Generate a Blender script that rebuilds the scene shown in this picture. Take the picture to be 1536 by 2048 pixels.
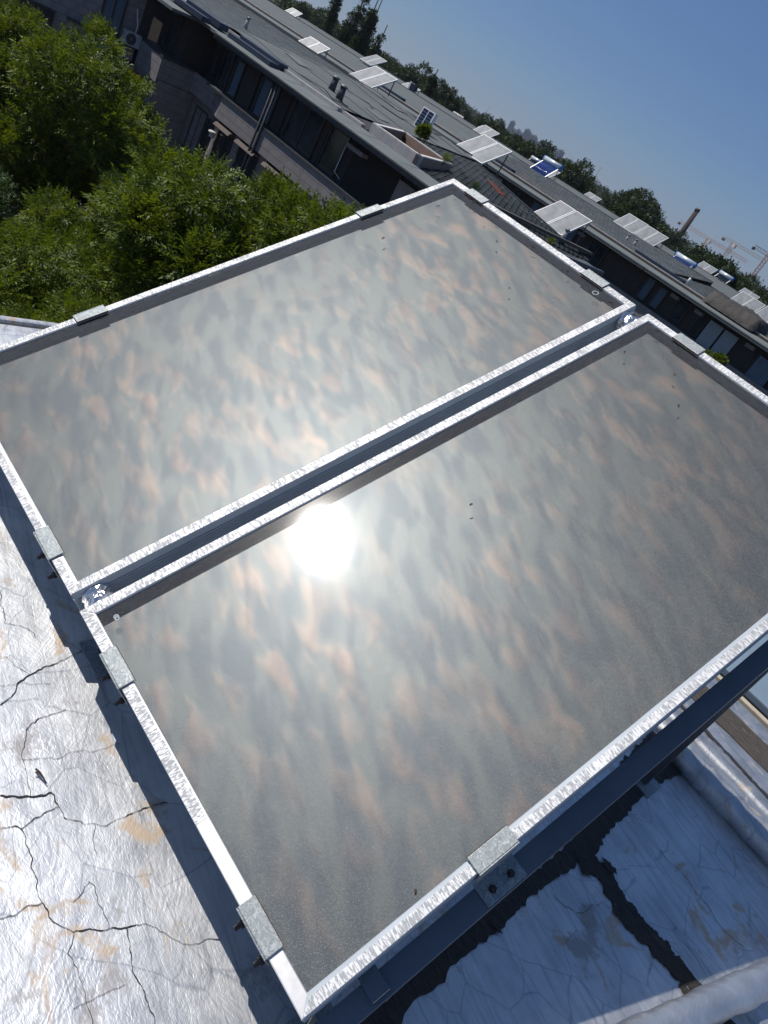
import bpy, math, random
import numpy as np
from mathutils import Vector, Matrix, noise
PI = math.pi
R = math.radians
scene = bpy.context.scene
for o in list(bpy.data.objects):
    bpy.data.objects.remove(o)
col = scene.collection

# ------------------------------------------------------------------ camera
AZ, PITCH, ROLL, FPX = -0.566562, 0.485515, 0.551418, 1471.17
CAM = Vector((1.11237, -0.82038, 1.34402))
fwd = Vector((math.sin(AZ)*math.cos(PITCH), math.cos(AZ)*math.cos(PITCH), -math.sin(PITCH)))
r0 = Vector((math.cos(AZ), -math.sin(AZ), 0)); u0 = r0.cross(fwd)
cr = r0*math.cos(ROLL)+u0*math.sin(ROLL); cu = -r0*math.sin(ROLL)+u0*math.cos(ROLL)
cd = bpy.data.cameras.new('camera'); cam = bpy.data.objects.new('camera', cd); col.objects.link(cam)
cd.sensor_fit = 'VERTICAL'; cd.sensor_height = 36.0; cd.lens = FPX/2048*36.0
cd.clip_start = 0.05; cd.clip_end = 20000
m = Matrix(((cr.x, cu.x, -fwd.x, CAM.x), (cr.y, cu.y, -fwd.y, CAM.y), (cr.z, cu.z, -fwd.z, CAM.z), (0, 0, 0, 1)))
cam.matrix_world = m
scene.camera = cam
# ------------------------------------------------------------------ world, sun, exposure
SUN = Vector((-0.499, -0.200, 0.843)).normalized()
elev = math.asin(SUN.z); azs = math.atan2(SUN.x, SUN.y)
w = bpy.data.worlds.new('World'); scene.world = w; w.use_nodes = True
nt = w.node_tree; nt.nodes.clear()
sky = nt.nodes.new('ShaderNodeTexSky'); sky.sky_type = 'NISHITA'; sky.sun_disc = False
sky.sun_elevation = elev; sky.sun_rotation = azs % (2*PI)
sky.altitude = 300; sky.air_density = 1.0; sky.dust_density = 0.3; sky.ozone_density = 1.6
bg = nt.nodes.new('ShaderNodeBackground'); bg.inputs[1].default_value = 0.058
wo = nt.nodes.new('ShaderNodeOutputWorld')
tint = nt.nodes.new('ShaderNodeMix'); tint.data_type = 'RGBA'; tint.blend_type = 'MULTIPLY'; tint.inputs[0].default_value = 1.0
tint.inputs[7].default_value = (0.80, 0.93, 1.22, 1)
flat = nt.nodes.new('ShaderNodeMix'); flat.data_type = 'RGBA'; flat.inputs[0].default_value = 0.42
flat.inputs[7].default_value = (1.9, 3.7, 7.4, 1)
nt.links.new(sky.outputs[0], tint.inputs[6]); nt.links.new(tint.outputs[2], flat.inputs[6]); nt.links.new(flat.outputs[2], bg.inputs[0]); nt.links.new(bg.outputs[0], wo.inputs[0])
sd = bpy.data.lights.new('sun', 'SUN'); sd.energy = 4.6; sd.angle = R(0.5); sd.color = (1.0, 0.95, 0.88)
so = bpy.data.objects.new('sun', sd); col.objects.link(so)
so.rotation_euler = SUN.to_track_quat('Z', 'Y').to_euler(); so.location = (-20, -10, 40)
scene.view_settings.view_transform = 'Standard'; scene.view_settings.look = 'None'
scene.view_settings.exposure = 0.0; scene.view_settings.gamma = 1.0
scene.view_settings.use_curve_mapping = False
scene.render.engine = 'CYCLES'
scene.cycles.volume_bounces = 0
scene.cycles.max_bounces = 8; scene.cycles.transparent_max_bounces = 12

# ------------------------------------------------------------------ materials
def hexl(r, g, b): return (r, g, b, 1)
class MT:
    def __init__(s, name):
        s.m = bpy.data.materials.new(name); s.m.use_nodes = True; s.t = s.m.node_tree; s.t.nodes.clear()
        s.out = s.n('ShaderNodeOutputMaterial')
        s.tc = None
    def n(s, k, **kw):
        x = s.t.nodes.new(k)
        for a, b in kw.items(): setattr(x, a, b)
        return x
    def l(s, a, b): s.t.links.new(a, b)
    def co(s, scale=(1, 1, 1), loc=(0, 0, 0), rot=(0, 0, 0)):
        if s.tc is None: s.tc = s.n('ShaderNodeTexCoord')
        mp = s.n('ShaderNodeMapping'); mp.inputs['Scale'].default_value = scale
        mp.inputs['Location'].default_value = loc; mp.inputs['Rotation'].default_value = rot
        s.l(s.tc.outputs['Object'], mp.inputs[0]); return mp.outputs[0]
    def rs(s, rot, scale):
        a = s.co(rot=rot); mp = s.n('ShaderNodeMapping'); mp.inputs['Scale'].default_value = scale; s.l(a, mp.inputs[0]); return mp.outputs[0]
    def noise(s, v, sc, det=3, rough=.5, dist=0, out=0):
        x = s.n('ShaderNodeTexNoise'); x.inputs['Scale'].default_value = sc; x.inputs['Detail'].default_value = det
        x.inputs['Roughness'].default_value = rough; x.inputs['Distortion'].default_value = dist
        s.l(v, x.inputs['Vector']); return x.outputs[out]
    def voro(s, v, sc, feature='F1', rnd=1.0, out='Distance'):
        x = s.n('ShaderNodeTexVoronoi'); x.feature = feature; x.inputs['Scale'].default_value = sc
        x.inputs['Randomness'].default_value = rnd
        s.l(v, x.inputs['Vector']); return x.outputs[out]
    def wave(s, v, sc, dist=0, det=2, dsc=1, d='X'):
        x = s.n('ShaderNodeTexWave'); x.bands_direction = d; x.inputs['Scale'].default_value = sc
        x.inputs['Distortion'].default_value = dist; x.inputs['Detail'].default_value = det
        x.inputs['Detail Scale'].default_value = dsc; s.l(v, x.inputs['Vector']); return x.outputs['Fac']
    def ramp(s, f, stops, interp='LINEAR'):
        x = s.n('ShaderNodeValToRGB'); e = x.color_ramp.elements; x.color_ramp.interpolation = interp
        while len(e) < len(stops): e.new(0.5)
        for q, (p, c) in zip(e, stops):
            q.position = p; q.color = c if len(c) == 4 else (*c, 1)
        s.l(f, x.inputs[0]); return x.outputs[0]
    def mix(s, f, a, b, mode='MIX'):
        x = s.n('ShaderNodeMix', data_type='RGBA', blend_type=mode)
        for sock, val in ((x.inputs[0], f), (x.inputs[6], a), (x.inputs[7], b)):
            if isinstance(val, (int, float)): sock.default_value = val
            elif isinstance(val, tuple): sock.default_value = val if len(val) == 4 else (*val, 1)
            else: s.l(val, sock)
        return x.outputs[2]
    def math(s, op, a, b=0.0):
        x = s.n('ShaderNodeMath', operation=op)
        for i, v in enumerate((a, b)):
            if isinstance(v, (int, float)): x.inputs[i].default_value = v
            else: s.l(v, x.inputs[i])
        return x.outputs[0]
    def bump(s, h, st=.5, dist=.01, nrm=None):
        x = s.n('ShaderNodeBump'); x.inputs['Strength'].default_value = st; x.inputs['Distance'].default_value = dist
        s.l(h, x.inputs['Height'])
        if nrm: s.l(nrm, x.inputs['Normal'])
        return x.outputs[0]
    def pr(s, base=(.5, .5, .5), rough=.6, metal=0., bump=None, spec=None, link=True):
        p = s.n('ShaderNodeBsdfPrincipled')
        for k, v in (('Base Color', base), ('Roughness', rough), ('Metallic', metal)):
            if isinstance(v, tuple): p.inputs[k].default_value = v if len(v) == 4 else (*v, 1)
            elif isinstance(v, (int, float)): p.inputs[k].default_value = v
            else: s.l(v, p.inputs[k])
        if spec is not None: p.inputs['Specular IOR Level'].default_value = spec
        if bump: s.l(bump, p.inputs['Normal'])
        if link: s.l(p.outputs[0], s.out.inputs[0])
        return p.outputs[0]

def simple(name, base, rough=.6, metal=0., var=.25, sc=6, bump=.0, bsc=60, spec=None):
    t = MT(name); v = t.co(); f = t.noise(v, sc, 5, .6)
    d = tuple(c*(1-var) for c in base); l_ = tuple(min(1, c*(1+var)) for c in base)
    c = t.ramp(f, [(.3, d), (.7, l_)])
    b = t.bump(t.noise(v, bsc, 3), bump, .01) if bump else None
    t.pr(c, rough, metal, b, spec); return t.m

M = {}
# --- aluminium foil roof
def foil(name, tone=1.0, stain=True, sc=1.0):
    t = MT(name); v = t.co()
    n1 = t.noise(v, 2.6*sc, 3, .55, 1.2)
    n2 = t.noise(v, 9*sc, 4, .6, 2.5)
    warp = t.mix(.22, v, t.noise(v, 2.6*sc, 2, .5, 1.0, out=1), 'ADD')
    wv = t.wave(warp, 30*sc, 5, 2.5, 1.4, 'DIAGONAL')
    fine = t.noise(t.co((55*sc, 150*sc, 30)), 1.0, 3, .6, 1.6)
    grid = t.voro(t.co((14*sc, 30*sc, 1)), 1.0, 'DISTANCE_TO_EDGE', .9)
    gr = t.math('MINIMUM', grid, .035)
    amt = t.ramp(t.noise(v, 3.3, 3, .6), [(.35, (.1,)*3), (.7, (1,)*3)])
    h = t.math('ADD', t.math('MULTIPLY', t.math('MULTIPLY', wv, amt), .16), t.math('MULTIPLY', fine, .55))
    h = t.math('ADD', h, t.math('MULTIPLY', gr, 3.2))
    b1 = t.bump(h, .55, .0016)
    b2 = t.bump(t.math('ADD', n1, t.math('MULTIPLY', n2, .25)), .22, .02, b1)
    base = t.ramp(t.noise(v, 5, 5, .65), [(.3, (.48*tone, .50*tone, .53*tone)), (.65, (.72*tone, .73*tone, .74*tone))])
    stk = t.ramp(t.noise(t.rs((0, 0, R(12)), (3*sc, 55*sc, 1)), 1, 4, .75, .5), [(.30, (.72, .72, .74)), (.48, (1, 1, 1)), (.72, (1.10, 1.10, 1.10))])
    crs = t.ramp(t.voro(t.mix(.25, t.co((5*sc, 8*sc, 1)), t.noise(v, 3, 3, .6, 1.0, out=1), 'ADD'), 1.0, 'DISTANCE_TO_EDGE', 1.0), [(.0, (.62, .64, .68)), (.016, (1, 1, 1))])
    base = t.mix(.8, t.mix(1.0, base, stk, 'MULTIPLY'), crs, 'MULTIPLY')
    met = .9; ro = t.ramp(t.noise(v, 14, 4, .7), [(.3, (.42,)*3), (.75, (.58,)*3)])
    if stain:
        mk = t.ramp(t.math('ADD', t.noise(v, 6.5, 3, .6, 1.0), t.math('MULTIPLY', t.noise(v, 40, 4, .8, 1.5), .22)), [(.70, (0, 0, 0)), (.79, (1, 1, 1))])
        base = t.mix(t.math('MULTIPLY', mk, .8), base, (.46, .34, .22))
        mk2 = t.ramp(t.math('ADD', t.noise(t.co(loc=(7, 3, 1)), 7, 3, .6), t.math('MULTIPLY', t.noise(t.co((70, 160, 1)), 1, 3, .8), .3)), [(.79, (0, 0, 0)), (.86, (1, 1, 1))])
        base = t.mix(t.math('MULTIPLY', mk2, .6), base, (.20, .17, .15))
        inv = t.math('SUBTRACT', .9, t.math('MULTIPLY', t.math('ADD', mk, mk2), .6))
        met = inv
    t.pr(base, ro, met, b2); return t.m
M['foil'] = foil('aluminium_foil_membrane')
M['foil2'] = foil('aluminium_foil_clean', .85, True, 1.3)
def pipefoil():
    t = MT('pipe_foil_wrap'); v = t.co()
    cre = t.voro(t.mix(.15, v, t.noise(v, 20, 2, out=1), 'ADD'), 26, 'F1')
    h = t.math('ADD', cre, t.math('MULTIPLY', t.noise(v, 120, 3, .6), .4))
    wv = t.wave(t.co((1, 1, 1)), 6, 2, 2, 2, 'Y')
    b = t.bump(h, .8, .005); b = t.bump(wv, .25, .006, b)
    t.pr(t.ramp(t.noise(v, 30, 3), [(.3, (.62, .61, .60)), (.7, (.92, .91, .90))]), .22, .95, b); return t.m
M['pipefoil'] = pipefoil()
t = MT('foil_tape_wrap'); v = t.co(); wv = t.wave(t.rs((0, 0, R(-17)), (1, 1, 1)), 7, 1.5, 2, 1.5, 'Y'); cn = t.noise(t.rs((0, 0, R(-17)), (90, 14, 40)), 1, 3, .6, .8)
t.pr(t.ramp(t.noise(v, 12, 4, .6), [(.3, (.52, .52, .53)), (.7, (.76, .75, .74))]), .34, .85, t.bump(t.math('ADD', cn, t.math('MULTIPLY', wv, .35)), .6, .004)); M['pipewrap'] = t.m
def bitumen(name, c0=(.012, .011, .011), c1=(.05, .045, .04)):
    t = MT(name); v = t.co((6, 30, 10), rot=(0, 0, .2)); f = t.noise(v, 3, 6, .7, 1.5); f2 = t.noise(t.co(), 60, 4, .7)
    c = t.ramp(f, [(.35, c0), (.62, c1), (.8, tuple(3.2*x for x in c1))])
    t.pr(c, .75, 0, t.bump(t.math('ADD', f, t.math('MULTIPLY', f2, .5)), .9, .012)); return t.m
M['tar'] = bitumen('black_bitumen'); M['tarbrown'] = bitumen('weathered_bitumen', (.035, .028, .022), (.10, .085, .07))
# --- collector frame aluminium with flaked film
def framealu(name, run):
    t = MT(name)
    s = (75, 260, 90) if run == 'Y' else (260, 75, 90)
    s = (260, 60, 90) if run == 'X' else (60, 260, 90)
    big = t.noise(t.co(), 14, 3, .6); f = t.noise(t.co(s), 1, 2.5, .65, .6)
    f = t.math('ADD', f, t.math('MULTIPLY', t.math('SUBTRACT', big, .5), .35))
    # flaked band in the middle of the rail is given by a second mask
    c = t.ramp(f, [(.47, (.34, .35, .36)), (.53, (.68, .68, .68))], 'LINEAR')
    t.pr(c, t.ramp(f, [(.45, (.65,)*3), (.55, (.5,)*3)]), .15, t.bump(f, .25, .0015)); return t.m
M['fx'] = framealu('frame_film_x', 'X'); M['fy'] = framealu('frame_film_y', 'Y')
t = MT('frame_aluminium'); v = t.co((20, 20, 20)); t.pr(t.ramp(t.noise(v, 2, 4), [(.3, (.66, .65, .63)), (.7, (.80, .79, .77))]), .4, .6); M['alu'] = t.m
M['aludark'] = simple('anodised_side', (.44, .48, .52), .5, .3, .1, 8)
def galv():
    t = MT('galvanised_steel'); v = t.co(); cel = t.voro(t.mix(.1, v, t.noise(v, 60, 2, out=1), 'ADD'), 120, 'F1', out='Color')
    g = t.n('ShaderNodeSeparateColor'); t.l(cel, g.inputs[0])
    c = t.ramp(g.outputs[0], [(.1, (.20, .225, .235)), (.55, (.27, .30, .31)), (.95, (.37, .40, .405))])
    rust = t.ramp(t.noise(v, 30, 4, .7), [(.66, (0, 0, 0)), (.76, (1, 1, 1))])
    c = t.mix(t.math('MULTIPLY', rust, .35), c, (.24, .17, .12))
    t.pr(c, t.ramp(g.outputs[1], [(0, (.45,)*3), (1, (.65,)*3)]), .45); return t.m
M['galv'] = galv()
M['steel'] = simple('dull_galvanised_beam', (.13, .145, .165), .45, .8, .15, 5, .1, 90)
M['rustedge'] = simple('rusty_edge', (.10, .05, .03), .8, .2, .3, 50)
M['bolt'] = simple('dark_bolt', (.05, .045, .04), .5, .7, .3, 80)
# --- absorber
def absorber():
    t = MT('selective_absorber'); v = t.co()
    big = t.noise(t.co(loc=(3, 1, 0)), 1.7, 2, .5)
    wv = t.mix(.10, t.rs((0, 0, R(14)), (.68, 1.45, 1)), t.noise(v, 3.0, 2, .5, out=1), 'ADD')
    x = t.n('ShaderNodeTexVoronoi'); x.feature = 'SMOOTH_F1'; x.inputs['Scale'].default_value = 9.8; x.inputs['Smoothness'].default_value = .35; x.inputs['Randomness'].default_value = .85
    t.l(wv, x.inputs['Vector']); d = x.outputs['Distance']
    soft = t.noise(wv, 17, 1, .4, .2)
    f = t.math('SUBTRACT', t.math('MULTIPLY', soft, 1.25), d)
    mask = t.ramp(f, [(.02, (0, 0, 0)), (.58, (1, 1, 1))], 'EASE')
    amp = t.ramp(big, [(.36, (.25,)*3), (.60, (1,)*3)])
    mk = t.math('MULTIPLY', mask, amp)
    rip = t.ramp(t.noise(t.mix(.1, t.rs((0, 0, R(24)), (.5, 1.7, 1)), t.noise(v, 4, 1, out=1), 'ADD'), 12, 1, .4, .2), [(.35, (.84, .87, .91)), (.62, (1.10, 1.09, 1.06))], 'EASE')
    c = t.mix(1.0, t.mix(mk, (.098, .106, .115), (.158, .131, .126)), rip, 'MULTIPLY')  # coating tint, with the mottled reflections painted into it
    t.pr(c, .475, .93, t.bump(mask, .012, .05)); return t.m
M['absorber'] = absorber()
M['shadowband'] = simple('slate_blue_shadow_paint', (.085, .135, .20), .6, .1, .1)  # blue that stands in for the rails' shadow on the absorber
# --- structured solar glass, dusty, with painted sparkle
def glass():
    t = MT('structured_solar_glass'); v = t.co()
    tr = t.n('ShaderNodeBsdfTransparent'); tr.inputs[0].default_value = (.93, .95, .94, 1)
    gr = t.noise(v, 640, 1.5, .6); gr2 = t.noise(v, 230, 2, .6)
    spk = t.ramp(gr, [(.52, (.10, .10, .10)), (.60, (.5, .49, .48)), (.66, (.95, .93, .90))])  # white specks paint fine sparkle into the dust colour
    df = t.n('ShaderNodeBsdfDiffuse'); t.l(spk, df.inputs[0])
    dustglintf = t.ramp(gr, [(.42, (.02,)*3), (.56, (.07,)*3), (.68, (.20,)*3)])
    m1 = t.n('ShaderNodeMixShader'); t.l(dustglintf, m1.inputs[0]); t.l(tr.outputs[0], m1.inputs[1]); t.l(df.outputs[0], m1.inputs[2])
    gl = t.n('ShaderNodeBsdfGlossy'); gl.inputs['Roughness'].default_value = .062; gl.inputs['Color'].default_value = (.8, .8, .8, 1)
    t.l(t.bump(t.math('ADD', gr2, gr), .05, .0003), gl.inputs['Normal'])
    gs = t.n('ShaderNodeBsdfGlossy'); gs.inputs['Roughness'].default_value = .40
    t.l(t.bump(gr, 1.0, .0022), gs.inputs['Normal'])
    lw = t.n('ShaderNodeFresnel'); lw.inputs[0].default_value = 1.45
    m2 = t.n('ShaderNodeMixShader'); t.l(lw.outputs[0], m2.inputs[0]); t.l(m1.outputs[0], m2.inputs[1]); t.l(gl.outputs[0], m2.inputs[2])
    m3 = t.n('ShaderNodeMixShader'); m3.inputs[0].default_value = .022; t.l(m2.outputs[0], m3.inputs[1]); t.l(gs.outputs[0], m3.inputs[2])
    gh = t.n('ShaderNodeBsdfGlossy'); gh.inputs['Roughness'].default_value = .21
    t.l(t.bump(gr, .3, .0006), gh.inputs['Normal'])
    m4 = t.n('ShaderNodeMixShader'); m4.inputs[0].default_value = .0015; t.l(m3.outputs[0], m4.inputs[1]); t.l(gh.outputs[0], m4.inputs[2])
    t.l(m4.outputs[0], t.out.inputs[0]); return t.m
M['glass'] = glass()
t = MT('far_collector_glass'); v = t.co(); t.pr(t.ramp(t.noise(v, 2.5, 3), [(.3, (.19, .20, .205)), (.7, (.30, .305, .30))]), .34, .25, None, .8); M['farglass'] = t.m
M['farframe'] = simple('far_collector_frame', (.74, .74, .74), .4, .4, .06)
M['rack'] = simple('rack_steel', (.16, .17, .18), .6, .5, .2)
M['white'] = simple('white_paint', (.72, .72, .70), .5, 0, .1, 8)
M['mark'] = simple('etched_mark', (.72, .76, .80), .5, 0, .03)
# --- buildings
def wallm(name, c, sc=3, var=.18):
    t = MT(name); v = t.co(); f = t.noise(v, sc, 6, .65); g = t.noise(t.co((1, 1, .15)), 6, 4, .6)
    d = tuple(x*(1-var) for x in c); l_ = tuple(min(1, x*(1+var)) for x in c)
    t.pr(t.mix(t.math('MULTIPLY', t.ramp(g, [(.5, (0,)*3), (.75, (1,)*3)]), .35), t.ramp(f, [(.3, d), (.7, l_)]), tuple(x*.6 for x in c)), .85, 0, t.bump(t.noise(v, 90, 3), .15, .01)); return t.m
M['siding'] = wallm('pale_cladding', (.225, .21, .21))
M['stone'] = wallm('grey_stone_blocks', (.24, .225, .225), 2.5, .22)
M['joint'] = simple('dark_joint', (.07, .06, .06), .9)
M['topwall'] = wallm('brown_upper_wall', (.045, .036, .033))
M['lowwall'] = wallm('beige_lower_wall', (.25, .23, .21))
M['darkframe'] = simple('dark_window_frame', (.05, .042, .04), .5)
M['trim'] = simple('light_sill', (.50, .48, .46), .7)
M['pane'] = MT('window_glass').m
t = MT('window_pane'); v = t.co(); t.pr(t.ramp(t.noise(v, 1.2, 3), [(.3, (.015, .018, .022)), (.7, (.045, .055, .065))]), .08, 0, None, .8); M['pane'] = t.m
M['curtain'] = MT('c').m
t = MT('curtained_pane'); v = t.co(); wv = t.wave(t.co((1, 1, .05)), 9, 1.5, 2, 1, 'X'); t.pr(t.ramp(wv, [(0, (.06, .10, .14)), (1, (.13, .19, .25))]), .25, 0, None, .7); M['curtain'] = t.m
M['blind'] = simple('pale_panel', (.30, .33, .36), .6, 0, .08, 3)
M['blueshut'] = simple('blue_grey_shutter', (.14, .20, .27), .5, .2, .12, 3)
M['void'] = simple('dark_recess', (.018, .015, .014), .9)
M['awnred'] = simple('rust_red_awning', (.28, .09, .05), .6, 0, .2, 8)
M['awndark'] = simple('dark_awning_box', (.10, .075, .065), .6, 0, .2)
def roofm(name, c, sc=18, seam=0):
    t = MT(name); v = t.co(); f = t.noise(v, .7, 5, .65, .6); g = t.noise(v, sc, 4, .7)
    c0 = tuple(x*.72 for x in c); c1 = tuple(x*1.25 for x in c)
    k = t.mix(.45, t.ramp(f, [(.3, c0), (.7, c1)]), t.ramp(g, [(.3, c0), (.7, c1)]))
    t.pr(k, .82, 0, t.bump(g, .3, .01), .35); return t.m
M['roofroll'] = roofm('grey_roll_roofing', (.098, .112, .112)); M['roofedge'] = roofm('eave_sheet_grey', (.125, .142, .142))
M['shingle'] = roofm('asphalt_shingle', (.10, .115, .122), 9)
M['shingle2'] = roofm('asphalt_shingle_darker', (.085, .095, .10), 9)
M['roofdark'] = roofm('dark_brown_roofing', (.07, .062, .055)); M['seam'] = simple('roof_seam', (.05, .05, .05), .9)
M['shingleback'] = simple('shingle_underlay', (.03, .032, .035), .9)
M['redshingle'] = simple('red_patch_shingle', (.15, .04, .028), .8, 0, .25, 5)
M['metalblue'] = simple('blue_grey_sheet_metal', (.33, .42, .47), .42, .55, .14, 2.2, .05, 8)
M['fascia'] = simple('dark_fascia', (.045, .05, .055), .6)
M['fasciablue'] = simple('dark_blue_trough', (.02, .03, .055), .5)
M['concrete'] = wallm('grey_render', (.36, .35, .35)); M['brownrender'] = wallm('brown_render', (.25, .165, .13))
M['coping'] = simple('pale_coping', (.52, .50, .47), .8)
M['tarp'] = MT('t').m
t = MT('dark_tarpaulin'); v = t.co(); f = t.noise(v, .9, 4, .6, 1.5); t.pr(t.ramp(f, [(.3, (.022, .020, .018)), (.7, (.042, .038, .034))]), .75, 0, t.bump(f, .6, .2)); M['tarp'] = t.m
M['beige'] = simple('beige_plastic', (.55, .48, .38), .5, 0, .08)
M['beigebar'] = simple('beige_bar', (.42, .36, .27), .6, 0, .2, 12)
M['tube'] = simple('blue_vacuum_tube', (.02, .06, .25), .12, 0, .1); M['tankblue'] = simple('blue_tank_end', (.03, .16, .45), .35, 0, .05)
M['tankwhite'] = simple('white_tank', (.62, .68, .74), .3, .3, .05); M['tankyellow'] = simple('pale_yellow_tank', (.62, .60, .28), .4)
M['pv'] = simple('dark_pv_cell', (.012, .02, .045), .15, 0, .2); M['acw'] = simple('ac_casing', (.42, .44, .46), .5)
M['crane'] = simple('crane_orange', (.50, .24, .12), .6); M['craney'] = simple('crane_pale', (.45, .38, .32), .6)
M['brickstack'] = simple('brick_stack', (.05, .034, .03), .9, 0, .2, .3)
M['farwall'] = simple('far_city_wall', (.38, .37, .37), .9, 0, .15, .05); M['farwhite'] = simple('far_white_wall', (.62, .60, .57), .9, 0, .15, .05)
# --- vegetation
def leafm(name, dark, light, trans=.45):
    t = MT(name); gi = t.n('ShaderNodeNewGeometry'); v = t.co()
    rnd = gi.outputs['Random Per Island']
    f = t.math('ADD', t.math('MULTIPLY', rnd, .6), t.math('MULTIPLY', t.noise(v, .8, 3), .4))
    c = t.ramp(f, [(.15, dark), (.75, light)])
    d = t.n('ShaderNodeBsdfPrincipled'); t.l(c, d.inputs['Base Color']); d.inputs['Roughness'].default_value = .55
    d.inputs['Specular IOR Level'].default_value = .35
    tl = t.n('ShaderNodeBsdfTranslucent'); t.l(t.mix(.5, c, (light[0]*1.5, light[1]*1.35, light[2]*.6)), tl.inputs[0])
    mx = t.n('ShaderNodeMixShader'); mx.inputs[0].default_value = trans
    t.l(d.outputs[0], mx.inputs[1]); t.l(tl.outputs[0], mx.inputs[2]); t.l(mx.outputs[0], t.out.inputs[0]); return t.m
M['leaf'] = leafm('fresh_leaf', (.008, .026, .004), (.138, .192, .011), .33)
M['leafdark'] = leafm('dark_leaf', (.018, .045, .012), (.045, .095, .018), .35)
M['leaffar'] = leafm('far_leaf', (.009, .024, .007), (.034, .060, .014), .25)
M['leafpale'] = leafm('pale_willow_leaf', (.04, .075, .025), (.09, .14, .05), .3)
M['bark'] = simple('bark', (.07, .055, .042), .9, 0, .3, 20, .5)
M['dryleaf'] = simple('dried_leaf', (.05, .025, .015), .9, 0, .5, 200)
t = MT('ground_cover'); v = t.co(); f = t.noise(v, .15, 6, .7); t.pr(t.ramp(f, [(.35, (.035, .045, .02)), (.6, (.08, .075, .06)), (.75, (.16, .13, .11))]), .95); M['ground'] = t.m
t = MT('paving'); v = t.co((1.6, 3.2, 1)); f = t.noise(t.co(), 3, 4); g = t.voro(v, 1.0, 'DISTANCE_TO_EDGE', 0.0); t.pr(t.mix(t.ramp(g, [(.02, (1,)*3), (.05, (0,)*3)]), t.ramp(f, [(.3, (.26, .19, .17)), (.7, (.38, .30, .27))]), (.08, .07, .06)), .9); M['paving'] = t.m
M['hill'] = simple('hill_forest', (.03, .05, .03), 1, 0, .4, .01)

# ------------------------------------------------------------------ mesh helpers
class MB:
    def __init__(s): s.v = []; s.f = []; s.sm = []
    def add(s, vs, fs, smooth=False):
        b = len(s.v); s.v += [tuple(p) for p in vs]; s.f += [tuple(i+b for i in f) for f in fs]; s.sm += [smooth]*len(fs); return s
    def box(s, x0, x1, y0, y1, z0, z1, mx=None):
        P = [(x0, y0, z0), (x1, y0, z0), (x1, y1, z0), (x0, y1, z0), (x0, y0, z1), (x1, y0, z1), (x1, y1, z1), (x0, y1, z1)]
        if mx: P = [mx @ Vector(p) for p in P]
        return s.add(P, [(0, 3, 2, 1), (4, 5, 6, 7), (0, 1, 5, 4), (1, 2, 6, 5), (2, 3, 7, 6), (3, 0, 4, 7)])
    def hexa(s, P): return s.add(P, [(0, 3, 2, 1), (4, 5, 6, 7), (0, 1, 5, 4), (1, 2, 6, 5), (2, 3, 7, 6), (3, 0, 4, 7)])
    def slab(s, P4, th):
        lo = [(x, y, z-th) for x, y, z in P4]; return s.hexa(lo+list(P4))
    def prism(s, poly, z0, z1):
        n = len(poly); P = [(x, y, z0) for x, y in poly]+[(x, y, z1) for x, y in poly]
        return s.add(P, [tuple(range(n))[::-1], tuple(range(n, 2*n))]+[(i, (i+1) % n, n+(i+1) % n, n+i) for i in range(n)])
    def bar(s, a, b, w_, h=None, up=(0, 0, 1)):
        a, b = Vector(a), Vector(b); h = h or w_; d = (b-a).normalized(); u = Vector(up)
        if abs(d.dot(u)) > .98: u = Vector((1, 0, 0))
        x = d.cross(u).normalized()*w_/2; y = x.cross(d).normalized()*h/2
        P = [a-x-y, a+x-y, a+x+y, a-x+y, b-x-y, b+x-y, b+x+y, b-x+y]
        return s.add(P, [(0, 1, 2, 3), (4, 7, 6, 5), (0, 4, 5, 1), (1, 5, 6, 2), (2, 6, 7, 3), (3, 7, 4, 0)])
    def tube(s, pts, rad, n=8, caps=True):
        pts = [Vector(p) for p in pts]; rad = rad if isinstance(rad, (list, tuple)) else [rad]*len(pts)
        b = len(s.v); prev = None
        for i, p in enumerate(pts):
            d = (pts[min(i+1, len(pts)-1)]-pts[max(i-1, 0)]).normalized()
            u = prev if prev is not None else (Vector((0, 0, 1)) if abs(d.z) < .9 else Vector((1, 0, 0)))
            x = d.cross(u).normalized(); y = x.cross(d).normalized(); prev = y
            for k in range(n):
                a = 2*PI*k/n; s.v.append(tuple(p+(x*math.cos(a)+y*math.sin(a))*rad[i]))
        for i in range(len(pts)-1):
            for k in range(n):
                s.f.append((b+i*n+k, b+i*n+(k+1) % n, b+(i+1)*n+(k+1) % n, b+(i+1)*n+k)); s.sm.append(True)
        if caps:
            s.f.append(tuple(b+k for k in range(n))[::-1]); s.sm.append(False)
            s.f.append(tuple(b+(len(pts)-1)*n+k for k in range(n))); s.sm.append(False)
        return s
    def mesh(s, name, mat):
        me = bpy.data.meshes.new(name); me.from_pydata(s.v, [], s.f); me.materials.append(mat)
        me.polygons.foreach_set('use_smooth', s.sm); me.update(); return me
    def obj(s, name, mat, parent=None, **kw):
        return mkobj(name, s.mesh(name, mat), parent, **kw)
def mkobj(name, me, parent=None, label=None, cat=None, group=None, kind=None, loc=None):
    o = bpy.data.objects.new(name, me); col.objects.link(o)
    if parent: o.parent = parent
    if loc: o.location = loc
    return tag(o, label, cat, group, kind)
def tag(o, label=None, cat=None, group=None, kind=None):
    if label: o['label'] = label
    if cat: o['category'] = cat
    if group: o['group'] = group
    if kind: o['kind'] = kind
    return o
def thing(name, label, cat, loc=(0, 0, 0), rotz=0, group=None):
    o = bpy.data.objects.new(name, None); col.objects.link(o); o.location = loc; o.rotation_euler = (0, 0, rotz)
    o.empty_display_size = .2
    return tag(o, label, cat, group)
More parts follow.
